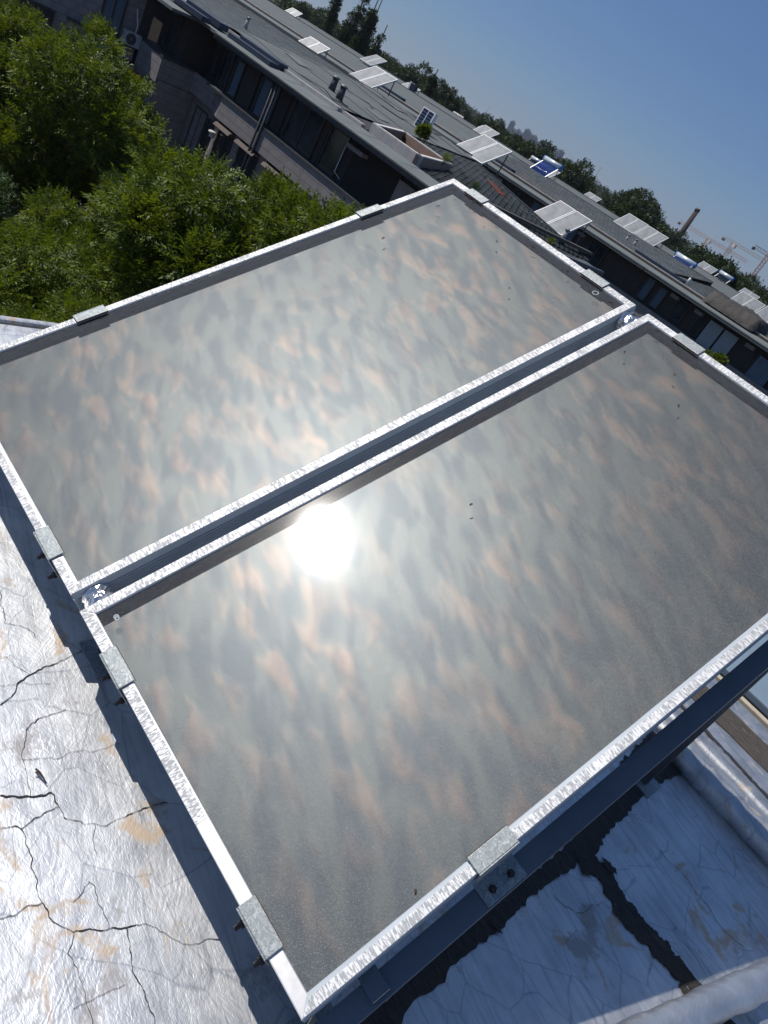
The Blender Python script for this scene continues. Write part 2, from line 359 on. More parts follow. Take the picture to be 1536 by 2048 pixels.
def copy_tree(o, parent=None, label=None):
    c = o.copy(); col.objects.link(c); c.parent = parent
    if label: c['label'] = label
    for ch in KIDS.get(o.name, list(o.children)): copy_tree(ch, c)
    return c
KIDS = {}
def bevel(o, wdt=.003, seg=2):
    b = o.modifiers.new('bevel', 'BEVEL'); b.width = wdt; b.segments = seg; b.limit_method = 'ANGLE'; return o

# ================================================================== STRUCTURE
# ground, hills
GZ = -9.3
g = MB(); g.add([(-9000, -3000, GZ), (6000, -3000, GZ), (6000, 9000, GZ), (-9000, 9000, GZ)], [(0, 1, 2, 3)])
g.obj('ground', M['ground'], kind='structure')
g = MB(); g.add([(-60, 1, GZ+.004), (6, 1, GZ+.004), (6, 17, GZ+.004), (-60, 17, GZ+.004)], [(0, 1, 2, 3)])
g.obj('courtyard_paving', M['paving'], kind='structure')
rng = random.Random(5)
g = MB(); n = 60
for i in range(n+1):
    a = R(-75+i*(50/n)); hh = 15+85*max(0, math.sin((i-2)*.16))*math.exp(-((i-22)/12.0)**2)+6*rng.random()+4*math.sin(i*.9)
    d = 5200; x, y = d*math.sin(a), d*math.cos(a)
    g.v += [(x, y, GZ), (x, y, GZ+hh), (x*1.3, y*1.3, GZ)]
for i in range(n):
    b = 3*i; g.f += [(b, b+3, b+4, b+1), (b+1, b+4, b+5, b+2)]; g.sm += [True, True]
g.obj('hills', M['hill'], kind='structure')

# ---------------- our building and roof
home = thing('apartment_building', 'foil covered flat roof building under the two large solar collectors', 'building', (0, 0, GZ))
def H(mb, name, mat, **kw):
    o = mb.obj(name, mat, home, **kw); o.location = (0, 0, -GZ); return o
ZR = -.205
H(MB().box(-1.69, 9, -8, 4.1, GZ, ZR-.06), 'wall', M['lowwall'])
# roof membrane as a softly uneven grid
_ph = np.random.RandomState(1).rand(8, 3)*6.28; _fr = np.random.RandomState(2).rand(8, 2)*9+2
def memh(x, y): return sum(math.sin(_fr[k, 0]*x+_fr[k, 1]*y+_ph[k, 0])*(1 if k < 4 else .6) for k in range(8))*.0035/4
def membrane(x0, x1, y0, y1, nx, ny, mat, name, amp=.004, z=ZR, seed=1):
    rr = np.random.RandomState(seed); ph = rr.rand(8, 3)*6.28; fr = rr.rand(8, 2)*9+2
    mb = MB(); xs = np.linspace(x0, x1, nx+1); ys = np.linspace(y0, y1, ny+1)
    for y in ys:
        for x in xs:
            h = memh(x, y)
            mb.v.append((x, y, z+h))
    for j in range(ny):
        for i in range(nx):
            a = j*(nx+1)+i; mb.f.append((a, a+1, a+nx+2, a+nx+1)); mb.sm.append(True)
    return mb
H(membrane(-1.69, 9, -8, 2.10, 150, 140, M['foil'], 'x', .0035), 'roof_membrane', M['foil'])
def ridge(y0, y1, h, x0=-1.69, x1=9, mat='foil2', name='foil_ridge', seed=0, wob=.012):
    rr = random.Random(seed); mb = MB(); n = 90; prof = 7
    for i in range(n+1):
        x = x0+(x1-x0)*i/n; wb = wob*(rr.random()-.5); hh = h*(1+.25*(rr.random()-.5))
        for k in range(prof):
            a = PI*k/(prof-1); mb.v.append((x, (y0+y1)/2-(y1-y0)/2*math.cos(a)+wb, ZR-.004+hh*math.sin(a)**.7))
    for i in range(n):
        for k in range(prof-1):
            a = i*prof+k; mb.f.append((a, a+prof, a+prof+1, a+1)); mb.sm.append(True)
    return H(mb, name, M[mat])
ridge(2.08, 2.21, .045, seed=2)
H(membrane(-1.69, 9, 2.20, 2.56, 120, 8, M['foil2'], 'x', .006, seed=4), 'roof_membrane', M['foil2'], label='narrow sunlit strip of membrane north of the collectors')
ridge(2.27, 2.36, .02, seed=6)
def ribbon(pts, widths, z, mat, name, ragged=.0, seed=0, sub=6, **kw):
    rr = random.Random(seed); P = []
    for i in range(len(pts)-1):
        for k in range(sub):
            f = k/sub; P.append((pts[i][0]*(1-f)+pts[i+1][0]*f, pts[i][1]*(1-f)+pts[i+1][1]*f, widths[i]*(1-f)+widths[i+1]*f))
    P.append((*pts[-1], widths[-1])); mb = MB()
    for i, (x, y, wd) in enumerate(P):
        a = P[max(i-1, 0)]; b = P[min(i+1, len(P)-1)]; dx, dy = b[0]-a[0], b[1]-a[1]; L = math.hypot(dx, dy) or 1
        nx, ny = -dy/L, dx/L; jx, jy = (rr.random()-.5)*ragged*.6, (rr.random()-.5)*ragged*.6
        nz = lambda q: noise.noise((x*9+q, y*9, seed*3.1))+.7*noise.noise((x*45+q, y*45, seed))+.35*(rr.random()-.5)
        l_ = max(.0004, wd/2+nz(0)*ragged*.8); r_ = max(.0004, wd/2+nz(9)*ragged*.8); jx *= .2; jy *= .2
        if name == 'crack': x += .009*noise.noise((x*22, y*22, 1))+.004*noise.noise((x*70, y*70, 2)); y += .009*noise.noise((x*22, y*22, 5))+.004*noise.noise((x*70, y*70, 6))
        h = memh(x, y)-.004; mb.v += [(x+nx*l_+jx, y+ny*l_+jy, z+h), (x-nx*r_+jx, y-ny*r_+jy, z+h)]
    for i in range(len(P)-1): mb.f.append((2*i, 2*i+1, 2*i+3, 2*i+2)); mb.sm.append(False)
    return H(mb, name, M[mat], **kw)
ribbon([(-1.6, 2.40), (1.04, 2.41), (1.4, 2.38), (9, 2.40)], [.022]*4, ZR+.010, 'tar', 'tar_strip', .012, 3, 60)
ribbon([(-1.6, 2.655), (9, 2.655)], [.20, .20], ZR+.008, 'tarbrown', 'tar_strip', .01, 4, 200, label='wide brown bitumen strip along the roof edge')
H(membrane(-1.69, 9, 2.56, 2.91, 100, 6, M['foil2'], 'x', .004, seed=8), 'roof_membrane', M['foil2'])
H(MB().box(-1.69, 9, 2.925, 2.965, ZR-.03, ZR+.01), 'beige_bar', M['beigebar'])
mb = MB().slab([(-1.69, 2.99, ZR+.012), (9, 2.99, ZR+.012), (9, 3.05, ZR+.012), (-1.69, 3.05, ZR+.012)], .05)
H(mb, 'dark_edge_sheet', M['steel'])
for i in range(18):
    x0 = -1.69+i*.6; mb = MB().slab([(x0, 3.052, ZR+.02), (x0+.59, 3.052, ZR+.02), (x0+.59, 4.4, ZR-.02), (x0, 4.4, ZR-.02)], .03); mb.box(x0+.56, x0+.59, 3.052, 4.39, ZR, ZR+.028)
    H(mb, 'metal_sheet', M['metalblue'])
# tar joints
ribbon([(1.08, -.6), (1.075, .2), (1.06, .8), (1.06, 1.2), (1.02, 1.7), (1.0, 2.07)], [.03, .04, .05, .08, .13, .17], ZR+.008, 'tar', 'tar_strip', .025, 5, 30)
ribbon([(1.05, 1.20), (1.18, 1.206), (1.29, 1.178), (1.40, 1.183), (1.5, 1.21), (2.2, 1.2), (4, 1.21)], [.05, .06, .085, .09, .065, .05, .05], ZR+.008, 'tar', 'tar_strip', .03, 6, 22)
ribbon([(1.48, 1.16), (1.6, 1.2), (1.9, 1.2)], [.03, .06, .05], ZR+.0065, 'tar', 'tar_strip', .04, 9, 20)
for k, (x, y, s_) in enumerate([(1.12, 1.16, .035), (1.16, 1.25, .035), (1.08, .72, .025)]):
    rr = random.Random(k); mb = MB(); P = [(x+s_*(.5+.6*rr.random())*math.cos(a*PI/9), y+s_*.7*(.5+.6*rr.random())*math.sin(a*PI/9), ZR+.0075+memh(x, y)) for a in range(18)]
    mb.add(P, [tuple(range(18))]); H(mb, 'tar_patch', M['tar'])
CR = [(0.006, [(0.073, -0.162), (0.056, -0.135), (0.027, -0.107), (0.007, -0.075), (-0.009, -0.023), (-0.019, 0.028), (-0.029, 0.055), (-0.047, 0.089), (-0.055, 0.123)]), (0.003, [(-0.071, -0.116), (-0.04, -0.095), (0.007, -0.075)]), (0.006, [(0.298, -0.235), (0.311, -0.195), (0.328, -0.136), (0.362, -0.135), (0.378, -0.133), (0.424, -0.098), (0.44, -0.057), (0.438, -0.02), (0.441, 0.021), (0.44, 0.049), (0.444, 0.091)]), (0.0035, [(0.365, -0.257), (0.369, -0.23), (0.38, -0.218), (0.4, -0.216), (0.424, -0.226), (0.457, -0.224), (0.49, -0.227), (0.52, -0.236), (0.543, -0.237), (0.579, -0.229), (0.608, -0.219), (0.621, -0.209), (0.623, -0.177), (0.642, -0.145), (0.654, -0.113), (0.658, -0.093), (0.683, -0.064), (0.705, -0.045), (0.726, -0.035), (0.741, -0.023), (0.75, 0.004), (0.767, 0.048)]), (0.003, [(0.362, -0.135), (0.367, -0.169), (0.368, -0.192), (0.38, -0.218)]), (0.0045, [(0.654, -0.113), (0.695, -0.122), (0.722, -0.13), (0.758, -0.129), (0.801, -0.13), (0.839, -0.135)]), (0.0025, [(0.534, -0.311), (0.538, -0.289), (0.538, -0.256), (0.541, -0.236)]), (0.003, [(0.313, -0.177), (0.276, -0.171), (0.248, -0.167), (0.205, -0.156), (0.168, -0.138), (0.149, -0.119), (0.133, -0.089), (0.128, -0.034)]), (0.0025, [(0.229, -0.162), (0.24, -0.122), (0.255, -0.093), (0.249, -0.076), (0.252, -0.025), (0.26, 0.049)]), (0.0022, [(0.621, -0.209), (0.637, -0.214), (0.648, -0.226), (0.663, -0.224), (0.708, -0.221), (0.781, -0.234)]), (0.003, [(-0.283, -0.047), (-0.207, -0.069), (-0.168, -0.07), (-0.151, -0.036), (-0.117, -0.02), (-0.098, -0.019)]), (0.0025, [(0.538, -0.138), (0.577, -0.14), (0.622, -0.136), (0.643, -0.141)]), (0.0025, [(0.542, -0.139), (0.562, -0.17), (0.568, -0.186)]), (0.002, [(0.016, -0.144), (0.026, -0.097), (0.047, -0.036)]), (0.002, [(0.749, -0.161), (0.753, -0.189), (0.749, -0.229), (0.745, -0.256)]), (0.002, [(0.431, -0.084), (0.463, -0.098), (0.489, -0.11)]), (0.004, [(1.223, 1.523), (1.261, 1.521), (1.306, 1.535), (1.345, 1.537), (1.372, 1.516), (1.425, 1.523), (1.465, 1.508), (1.509, 1.501), (1.572, 1.524)]), (0.003, [(1.116, 0.974), (1.154, 0.98), (1.186, 1.004), (1.197, 1.029), (1.196, 1.074), (1.212, 1.126), (1.236, 1.132)]), (0.0025, [(1.186, 1.004), (1.219, 1.005), (1.237, 0.998)]), (0.0025, [(1.386, 1.154), (1.397, 1.127), (1.405, 1.094)])]
for k, (wd, pts) in enumerate(CR):
    ribbon(pts, [wd*.42*(.5+.6*random.Random(k*7+i).random()) for i in range(len(pts))], ZR+.0062, 'tar', 'crack', wd*.5, k, 12)
# roof west coping
ridge_w = MB()
for (x0, x1, z0, z1, mt, nm) in [(-1.83, -1.79, -.36, -.21, 'foil2', 'coping'), (-1.79, -1.76, -.36, -.24, 'tar', 'gutter_line'), (-1.76, -1.69, -.36, -.212, 'foil2', 'coping')]:
    o = H(MB().box(x0, x1, -8, 2.9, z0, z1), nm, M[mt]); bevel(o, .012, 2)

# ---------------- neighbour rows
def window(parent, xc, z0, z1, wd, y, pane='pane', mull=1, sill=None, fr='darkframe', dep=.10, off=(0, 0, 0)):
    mb = MB(); x0, x1 = xc-wd/2, xc+wd/2; t_ = .07
    mb.box(x0, x1, y-dep, y, z1-t_, z1); mb.box(x0, x1, y-dep, y, z0, z0+t_); mb.box(x0, x0+t_, y-dep, y, z0+t_, z1-t_); mb.box(x1-t_, x1, y-dep, y, z0+t_, z1-t_)
    for k in range(mull):
        xm = x0+(k+1)*wd/(mull+1); mb.box(xm-.03, xm+.03, y-dep*.8, y, z0+t_, z1-t_)
    f = mb.obj('window', M[fr], parent)
    MB().box(x0+t_*.9, x1-t_*.9, y-dep*.45, y-dep*.3, z0+t_*.9, z1-t_*.9).obj('pane', M[pane], f)
    if sill: MB().box(x0-.08, x1+.08, y-dep-.12, y-.001, z0-.09, z0-.002).obj('sill', M[sill], f)
    return f
def shingles(parent, P00, P10, P11, P01, nu, nv, mat, name='shingle_courses', keep=None, th=.018, seed=0, tabw=.93):
    """tabs laid in courses over a sloping quad; joined relief"""
    rr = random.Random(seed); P00, P10, P11, P01 = map(Vector, (P00, P10, P11, P01)); mb = MB()
    nrm = (P10-P00).cross(P01-P00).normalized()
    def pt(u, v_): return P00*(1-u)*(1-v_)+P10*u*(1-v_)+P11*u*v_+P01*(1-u)*v_
    for j in range(nv):
        for i in range(nu):
            u0 = (i+(.5 if j % 2 else 0))/nu; u1 = u0+tabw/nu; v0 = j/nv; v1 = (j+1.12)/nv
            if u1 > 1 or v1 > 1.01: u1 = min(u1, 1); v1 = min(v1, 1)
            if u0 >= 1: continue
            c = pt((u0+u1)/2, v0)
            if keep and not keep(c): continue
            h = th*(.8+.6*rr.random())
            a, b, c_, d = pt(u0, v0)+nrm*h, pt(u1, v0)+nrm*h, pt(u1, v1)+nrm*.004, pt(u0, v1)+nrm*.004
            mb.add([a, b, c_, d, pt(u0, v0), pt(u1, v0)], [(0, 1, 2, 3), (0, 4, 5, 1)])
    return mb.obj(name, mat, parent, kind='stuff')

# ======== row A (nearest)
A = thing('apartment_building', 'nearest grey apartment row behind the leafy trees, with a long weathered grey roof', 'building', (-36, 24, GZ))
def PA(mb, name, mat, **kw):
    o = mb.obj(name, M[mat], A, **kw); o.location = (36, -24, -GZ); return o
class PAw: pass
# walls: top storey recessed and dark, spandrel band, lower wall
fa = 18.95
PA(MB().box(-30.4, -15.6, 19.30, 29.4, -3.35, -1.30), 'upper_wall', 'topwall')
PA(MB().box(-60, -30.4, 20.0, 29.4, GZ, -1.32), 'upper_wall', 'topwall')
PA(MB().prism([(-30.5, 19.75), (-29.1, 19.05), (-15.6, 19.05), (-15.6, 29.3), (-30.5, 29.3)], GZ, -3.36), 'lower_wall', 'lowwall')
def boards(name, p0, p1, z0, z1, n, mat, th=.06, parent=A, inset=0):
    """horizontal cladding boards between plan points p0-p1, each its own part"""
    d = Vector((p1[0]-p0[0], p1[1]-p0[1], 0)); nn = Vector((d.y, -d.x, 0)).normalized()
    dz = (z1-z0)/n
    for k in range(n):
        za, zb = z0+k*dz+.006, z0+(k+1)*dz-.006
        a, b = Vector((*p0, 0)), Vector((*p1, 0)); q = nn*th
        mb = MB().hexa([(a.x, a.y, za), (a.x+q.x, a.y+q.y, za), (b.x+q.x, b.y+q.y, za), (b.x, b.y, za), (a.x, a.y, zb), (a.x+q.x, a.y+q.y, zb), (b.x+q.x, b.y+q.y, zb), (b.x, b.y, zb)])
        mb.f = [f[::-1] for f in mb.f]
        o = mb.obj(name, M[mat], parent); o.location = (36, -24, -GZ) if parent is A else (0, 0, 0)
        o.location = Vector(o.location)
Z1, Z2 = -3.95, -3.10
# spandrel boards: recess wall, chamfer, long front
boards('cladding_board', (-32.6, 19.35), (-30.5, 19.35), Z1, Z2, 3, 'siding')
boards('cladding_board', (-30.5, 19.35), (-29.1, 18.85), Z1, Z2, 3, 'siding')
xs = [-29.1, -25.9, -22.6, -19.2, -15.6]
for a, b in zip(xs[:-1], xs[1:]): boards('cladding_board', (a+.004, 18.85), (b-.004, 18.85), Z1, Z2, 3, 'siding', .08)
PA(MB().box(-30.5, -15.6, 18.72, 19.4, Z2+.004, Z2+.09), 'sill_band', 'fascia')
PA(MB().prism([(-32.6, 19.36), (-30.45, 19.36), (-29.05, 18.86), (-15.6, 18.86), (-15.6, 19.6), (-32.6, 19.9)], Z1+.003, Z2-.004), 'spandrel_core', 'joint')
# lower storeys cladding between windows (front)
for (a, b) in [(-29.1, -28.9), (-27.6, -27.15), (-25.6, -24.9), (-22.8, -22.2), (-20.2, -15.6)]:
    boards('cladding_board', (a, 19.04), (b, 19.04), -6.2, Z1-.03, 7, 'siding', .05)
boards('cladding_board', (-30.5, 19.70), (-29.11, 19.06), -6.2, Z1-.03, 7, 'siding', .05)
boards('cladding_board', (-32.6, 19.72), (-30.5, 19.72), -6.2, Z1-.03, 7, 'siding', .05)
boards('cladding_board', (-29.1, 18.98), (-15.6, 18.98), -7.2, -6.25, 3, 'siding', .06)
# west bay: front at y=17.8, x -35.3..-32.7
PA(MB().prism([(-35.3, 18.0), (-34.9, 17.86), (-32.72, 17.86), (-32.62, 19.4), (-32.6, 20.2), (-36.2, 20.2), (-36.2, 18.6)], GZ, -3.2), 'bay_wall', 'lowwall')
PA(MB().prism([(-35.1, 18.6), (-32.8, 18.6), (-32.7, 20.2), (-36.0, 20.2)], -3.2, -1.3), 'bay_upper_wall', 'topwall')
boards('cladding_board', (-35.32, 18.05), (-34.9, 17.85), Z1-.25, Z2-.05, 3, 'siding')
boards('cladding_board', (-34.9, 17.85), (-32.7, 17.80), Z1-.25, Z2-.05, 3, 'siding')
boards('cladding_board', (-32.70, 17.80), (-32.6, 19.33), Z1-.05, Z2-.0, 3, 'siding')
PA(MB().prism([(-35.35, 17.9), (-32.6, 17.7), (-32.5, 19.4), (-32.6, 19.9), (-35.4, 18.8)], Z2-.05, Z2+.05), 'sill_band', 'fascia')
for (a, b) in [(-35.3, -34.75), (-33.35, -32.72)]:
    boards('cladding_board', (a, 17.86), (b, 17.84), -6.4, Z1-.3, 7, 'siding', .05)
boards('cladding_board', (-32.70, 17.84), (-32.62, 19.6), -6.4, Z1-.1, 7, 'siding', .04)
def wA(xc, z0, z1, wd, y, **kw):
    f = window(A, xc, z0, z1, wd, y, **kw); f.location = (36, -24, -GZ)
    return f
# bay windows
wA(-34.05, -6.1, -4.45, 1.35, 17.87, pane='pane', mull=1, sill='trim')
wA(-34.0, -2.95, -1.45, 1.1, 18.62, pane='pane', mull=1)
# recess windows
wA(-31.5, -3.05, -1.5, 1.5, 19.99, pane='pane', mull=2)
wA(-31.6, -6.2, -4.3, 1.1, 19.74, pane='pane', mull=1, sill='fascia')
wA(-30.1, -6.2, -4.3, .6, 19.35, pane='pane', mull=0, sill='fascia')
# top storey windows front
wA(-30.15, -3.0, -1.5, .5, 19.33, mull=0); wA(-29.35, -3.0, -1.55, .7, 19.32, pane='curtain', mull=0)
wA(-26.9, -3.0, -1.5, 1.35, 19.32, pane='curtain', mull=1); wA(-24.1, -3.0, -1.4, 2.1, 19.32, mull=1)
wA(-22.0, -3.0, -1.45, 1.15, 19.32, pane='pane', mull=0)
for (x0, x1) in [(-28.75, -27.8), (-25.95, -25.4), (-22.85, -22.65)]:
    PA(MB().box(x0, x1, 19.22, 19.31, -3.0, -1.35), 'wall_panel', 'topwall')
PA(MB().box(-20.9, -18.2, 19.20, 19.31, -3.3, -1.45), 'balcony_opening', 'void')
PA(MB().box(-18.15, -17.3, 19.12, 19.31, -2.9, -1.6), 'wall_panel', 'siding', label='pale panel at the end of the dark balcony')
PA(MB().box(-21.1, -20.1, 18.9, 19.25, -1.75, -1.6), 'ledge', 'siding')
PA(MB().tube([(-21.3, 19.1, -1.5), (-21.3, 19.1, -2.75), (-20.9, 19.1, -2.85)], .02, 6), 'white_pipe', 'white')
PA(MB().tube([(-26.02, 18.7, -1.2), (-26.02, 18.7, -7.5)], .05, 8), 'drainpipe', 'fascia')
PA(MB().tube([(-25.78, 18.7, -1.2), (-25.78, 18.7, -7.5)], .05, 8), 'drainpipe', 'fascia')
for x0, x1 in [(-29.1, -28.2), (-31.0, -30.3)]: pass
for (x0, x1, mt, y) in [(-34.85, -33.35, 'awnred', 17.6), (-28.9, -27.6, 'awndark', 18.8), (-27.1, -25.6, 'awndark', 18.8), (-24.9, -22.8, 'awndark', 18.8)]:
    zt = -4.02 if mt == 'awndark' else -4.38
    o = MB().hexa([(x0, y-.18, zt-.17), (x1, y-.18, zt-.17), (x1, y+.2, zt-.12), (x0, y+.2, zt-.12), (x0, y-.10, zt-.05), (x1, y-.10, zt-.05), (x1, y+.2, zt), (x0, y+.2, zt)]).obj('awning_box', M[mt], A); o.location = (36, -24, -GZ)
    if mt == 'awnred': o['label'] = 'rust red rolled awning over the bay window'
wA(-28.25, -6.1, -4.25, 1.25, 19.06, mull=1, sill='trim'); wA(-26.35, -6.1, -4.25, 1.45, 19.06, mull=1, sill='trim')
wA(-23.85, -6.1, -4.25, 2.0, 19.06, mull=2, sill='trim'); wA(-21.2, -6.1, -4.25, 1.6, 19.06, mull=1)
# capital-like scroll brackets on the lit pilasters
for x, y in [(-35.1, 17.72), (-33.1, 17.70), (-29.0, 18.86)]:
    PA(MB().box(x-.16, x+.16, y-.12, y+.05, -4.62, -4.50).box(x-.12, x+.12, y-.08, y+.05, -4.75, -4.62).tube([(x-.15, y-.12, -4.56), (x+.15, y-.12, -4.56)], .05, 6), 'corbel', 'trim')
# lamp, small grey box under eave
PA(MB().box(-30.9, -30.75, 19.7, 19.9, -1.95, -1.75), 'wall_lamp', 'trim')
# wing wall running towards the viewer (faces east)
PA(MB().box(-44, -35.46, 8.0, 18.3, GZ, -.4), 'wing_wall', 'joint')
blk = {}
def block(y0, y1, z0, z1):
    k = (round(y1-y0, 2), round(z1-z0, 2))
    if k not in blk: blk[k] = MB().box(0, .03, .006, k[0]-.006, .006, k[1]-.006).mesh('stone_block', M['stone'])
    o = mkobj('stone_block', blk[k], A); o.location = (36-35.46, -24+y0, -GZ+z0)
holes = [(11.6, 14.2, -5.06, -3.61), (16.0, 17.0, -3.61, -1.2), (9.0, 10.4, -3.61, -1.2)]
bands = [(-7.21+k*.30, -7.21+(k+1)*.30) for k in range(22)]
for j, (z0_, z1_) in enumerate(bands):
    y = 8.6+(.3 if j % 2 else 0)
    ymax = 14.8 if (z0_ > -4.2 and z1_ < -3.6) else 17.8
    while y < ymax-.05:
        segs = [(y, min(y+.6, ymax))]
        for h in holes:
            if z0_ > h[2]-.1 and z1_ < h[3]+.1:
                segs = [q for a, b in segs for q in ((a, min(b, h[0])), (max(a, h[1]), b)) if q[1]-q[0] > .08]
        for a, b in segs: block(a, b, z0_, z1_)
        y += .6
PA(MB().box(-35.46, -35.28, 14.8, 17.8, -4.20, -3.68), 'stone_band', 'stone')
PA(MB().box(-35.46, -35.18, 14.7, 17.8, -3.68, -3.60), 'sill_band', 'fascia')
def windowx(y0, y1, z0, z1, x, pane='pane'):
    mb = MB(); t_ = .08
    mb.box(x, x+.1, y0, y1, z1-t_, z1); mb.box(x, x+.1, y0, y1, z0, z0+t_); mb.box(x, x+.1, y0, y0+t_, z0+t_, z1-t_); mb.box(x, x+.1, y1-t_, y1, z0+t_, z1-t_)
    ym = (y0+y1)/2; mb.box(x, x+.08, ym-.03, ym+.03, z0+t_, z1-t_)
    f = mb.obj('window', M['darkframe'], A); f.location = (36, -24, -GZ)
    MB().box(x+.02, x+.04, y0+t_, y1-t_, z0+t_, z1-t_).obj('pane', M[pane], f)
windowx(16.0, 17.0, -3.58, -1.2, -35.46, 'curtain'); windowx(11.6, 14.2, -5.06, -3.61, -35.46); windowx(9.0, 10.4, -3.6, -1.2, -35.46)
# roof of row A
def E(x): return 0
PA(MB().slab([(-36.0, 17.3, -1.20), (-32.3, 17.3, -1.20), (-32.3, 19.8, -1.05), (-36.0, 19.8, -1.05)], .12), 'eave', 'roofedge')
PA(MB().slab([(-32.3, 18.62, -1.12), (-30.6, 18.62, -1.12), (-30.6, 19.8, -1.05), (-32.3, 19.8, -1.05)], .12), 'eave', 'roofedge')
nE = 12
for i in range(nE):
    x0 = -30.6+i*(15.0/nE); x1 = x0+15.0/nE-.012; dz = .01*(i % 2)
    PA(MB().slab([(x0, 18.38, -1.13), (x1, 18.38, -1.13), (x1, 19.75, -1.03+dz), (x0, 19.75, -1.03+dz)], .05), 'eave_sheet', 'roofedge')
PA(MB().box(-30.6, -15.6, 18.42, 18.50, -1.34, -1.19), 'gutter', 'fascia')
PA(MB().box(-30.6, -15.6, 18.50, 19.4, -1.30, -1.24), 'soffit', 'topwall')
# stepped kerb of short upstands
rr = random.Random(11); x = -32.5
while x < -21.9:
    L = 1.5+rr.random()*.7; yk = 19.72+.10*math.sin(x*1.3)
    PA(MB().box(x, min(x+L-.03, -21.8), yk, yk+.22, -1.06, -.93+.05*rr.random()), 'kerb', 'concrete'); x += L
for (x0, x1) in [(-30.6, -27.2)]:
    PA(MB().box(x0, x1, 19.0, 19.45, -1.08, -.90), 'dark_trough', 'fasciablue')
    PA(MB().box(x0+.1, x1-.1, 19.50, 19.95, -1.0, -.78), 'dark_trough', 'fasciablue')
PA(MB().box(-34.6, -31.5, 18.2, 18.6, -1.08, -.88), 'dark_trough', 'fasciablue'); PA(MB().box(-34.4, -31.3, 18.95, 19.4, -1.03, -.78), 'dark_trough', 'fasciablue')
# roll roofing: one-metre rolls along the slope
def zroof(x, y):
    base = -.93+.066*(y-19.9)
    t_ = min(1, max(0, (x+26.2)/2.6)); low = -1.08+.070*(y-19.9)
    hump = .16*math.exp(-((x+31.5)/1.6)**2)
    return base*(1-t_)+low*t_+hump*(1-t_)
def strip(x0, x1, y0, y1, n, mat, name, lift=0.0, th=.03):
    mb = MB()
    for i in range(n+1):
        x = x0+(x1-x0)*i/n
        mb.v += [(x, y0, zroof(x, y0)+lift), (x, y1, zroof(x, y1)+lift-.012), (x, y0, zroof(x, y0)+lift-th)]
    for i in range(n):
        b = 3*i; mb.f += [(b, b+3, b+4, b+1), (b+2, b+5, b+3, b)]; mb.sm += [False, False]
    return PA(mb, name, mat)
y = 19.9
PA(MB().box(-60, -15.6, 19.9, 29.40, -1.65, -1.35), 'roof_deck', 'seam'); PA(MB().box(-60, -24.6, 29.40, 29.48, -1.6, -.36), 'back_wall', 'topwall')
for k in range(10):
    strip(-33.6, -24.2, y, y+.97, 24, 'roofroll', 'roofing_roll', .012*(k % 2)); y += .96
# shingled west part
mb = MB()
for i in range(2):
    pass
PA(MB().add([(-60, 19.8, -1.02), (-33.6, 19.8, -1.02), (-33.6, 29.45, -.40), (-60, 29.45, -.40)], [(0, 1, 2, 3)]), 'roof_underlay', 'shingleback')
o = shingles(A, (-46, 19.8, -1.01), (-33.6, 19.8, -1.01), (-33.6, 29.45, -.39), (-46, 29.45, -.39), 40, 40, M['shingle'], seed=1); o.location = (36, -24, -GZ)
PA(MB().bar((-46, 19.72, -.98), (-33.7, 19.72, -.98), .10, .12), 'verge', 'coping')
# shingled east part
def ze(x, y): return -1.09+.004*(y-19.8)
WELL = [(-21.5, 20.0), (-18.6, 20.0), (-20.8, 24.2), (-24.4, 24.5)]
def inwell(p):
    s_ = None
    for i in range(4):
        a, b = WELL[i], WELL[(i+1) % 4]; c = (b[0]-a[0])*(p[1]-a[1])-(b[1]-a[1])*(p[0]-a[0])
        if c < -.1: return False
    return True
def zsh(x, y):
    u = (x+24.6)/8.6; v_ = (y-19.75)/9.7; return (-1.10)*(1-v_)+v_*((-.44)*(1-u)+(-1.27)*u)
um = MB()
for j in range(12):
    for i in range(12):
        xa, xb, ya, yb = -24.6+i*.745, -24.6+(i+1)*.745, 19.7+j*.81, 19.7+(j+1)*.81
        if not inwell(((xa+xb)/2, (ya+yb)/2)): um.add([(x_, y_, zsh(x_, y_)-.025) for x_, y_ in ((xa, ya), (xb, ya), (xb, yb), (xa, yb))], [(0, 1, 2, 3)])
PA(um, 'roof_underlay', 'shingleback')
o = shingles(A, (-24.6, 19.75, -1.10), (-15.65, 19.75, -1.10), (-16.0, 29.45, -1.27), (-24.6, 29.45, -.44), 28, 44, M['shingle'], seed=2, keep=lambda c: not inwell(c) and c.x > -25+.0*c.y and not (c.y < 24.5 and c.x < -24.4+(c.y-24.5)*(-.64) and c.x < -21.4), th=.035, tabw=.84); o.location = (36, -24, -GZ)
o = shingles(A, (-21.9, 28.0, zsh(-21.9, 28)+.03), (-20.4, 27.4, zsh(-20.4, 27.4)+.03), (-20.25, 28.0, zsh(-20.25, 28)+.03), (-21.7, 28.6, zsh(-21.7, 28.6)+.03), 7, 2, M['redshingle'], 'red_shingles', seed=3, th=.05); o.location = (36, -24, -GZ); o['label'] = 'short line of red replacement shingles'
for k, (xa, xb, ya, yb) in enumerate([(-31.2, -29.9, 22.3, 23.1), (-28.6, -26.9, 26.4, 27.0), (-26.0, -24.8, 23.3, 24.0), (-33.2, -32.2, 25.2, 26.4), (-30.2, -29.0, 28.0, 28.8)]):
    PA(MB().add([(xa, ya, zroof(xa, ya)+.028), (xb, ya, zroof(xb, ya)+.028), (xb, yb, zroof(xb, yb)+.028), (xa, yb, zroof(xa, yb)+.028)], [(0, 1, 2, 3)]), 'roof_patch', 'shingle2' if k % 2 else 'roofedge')
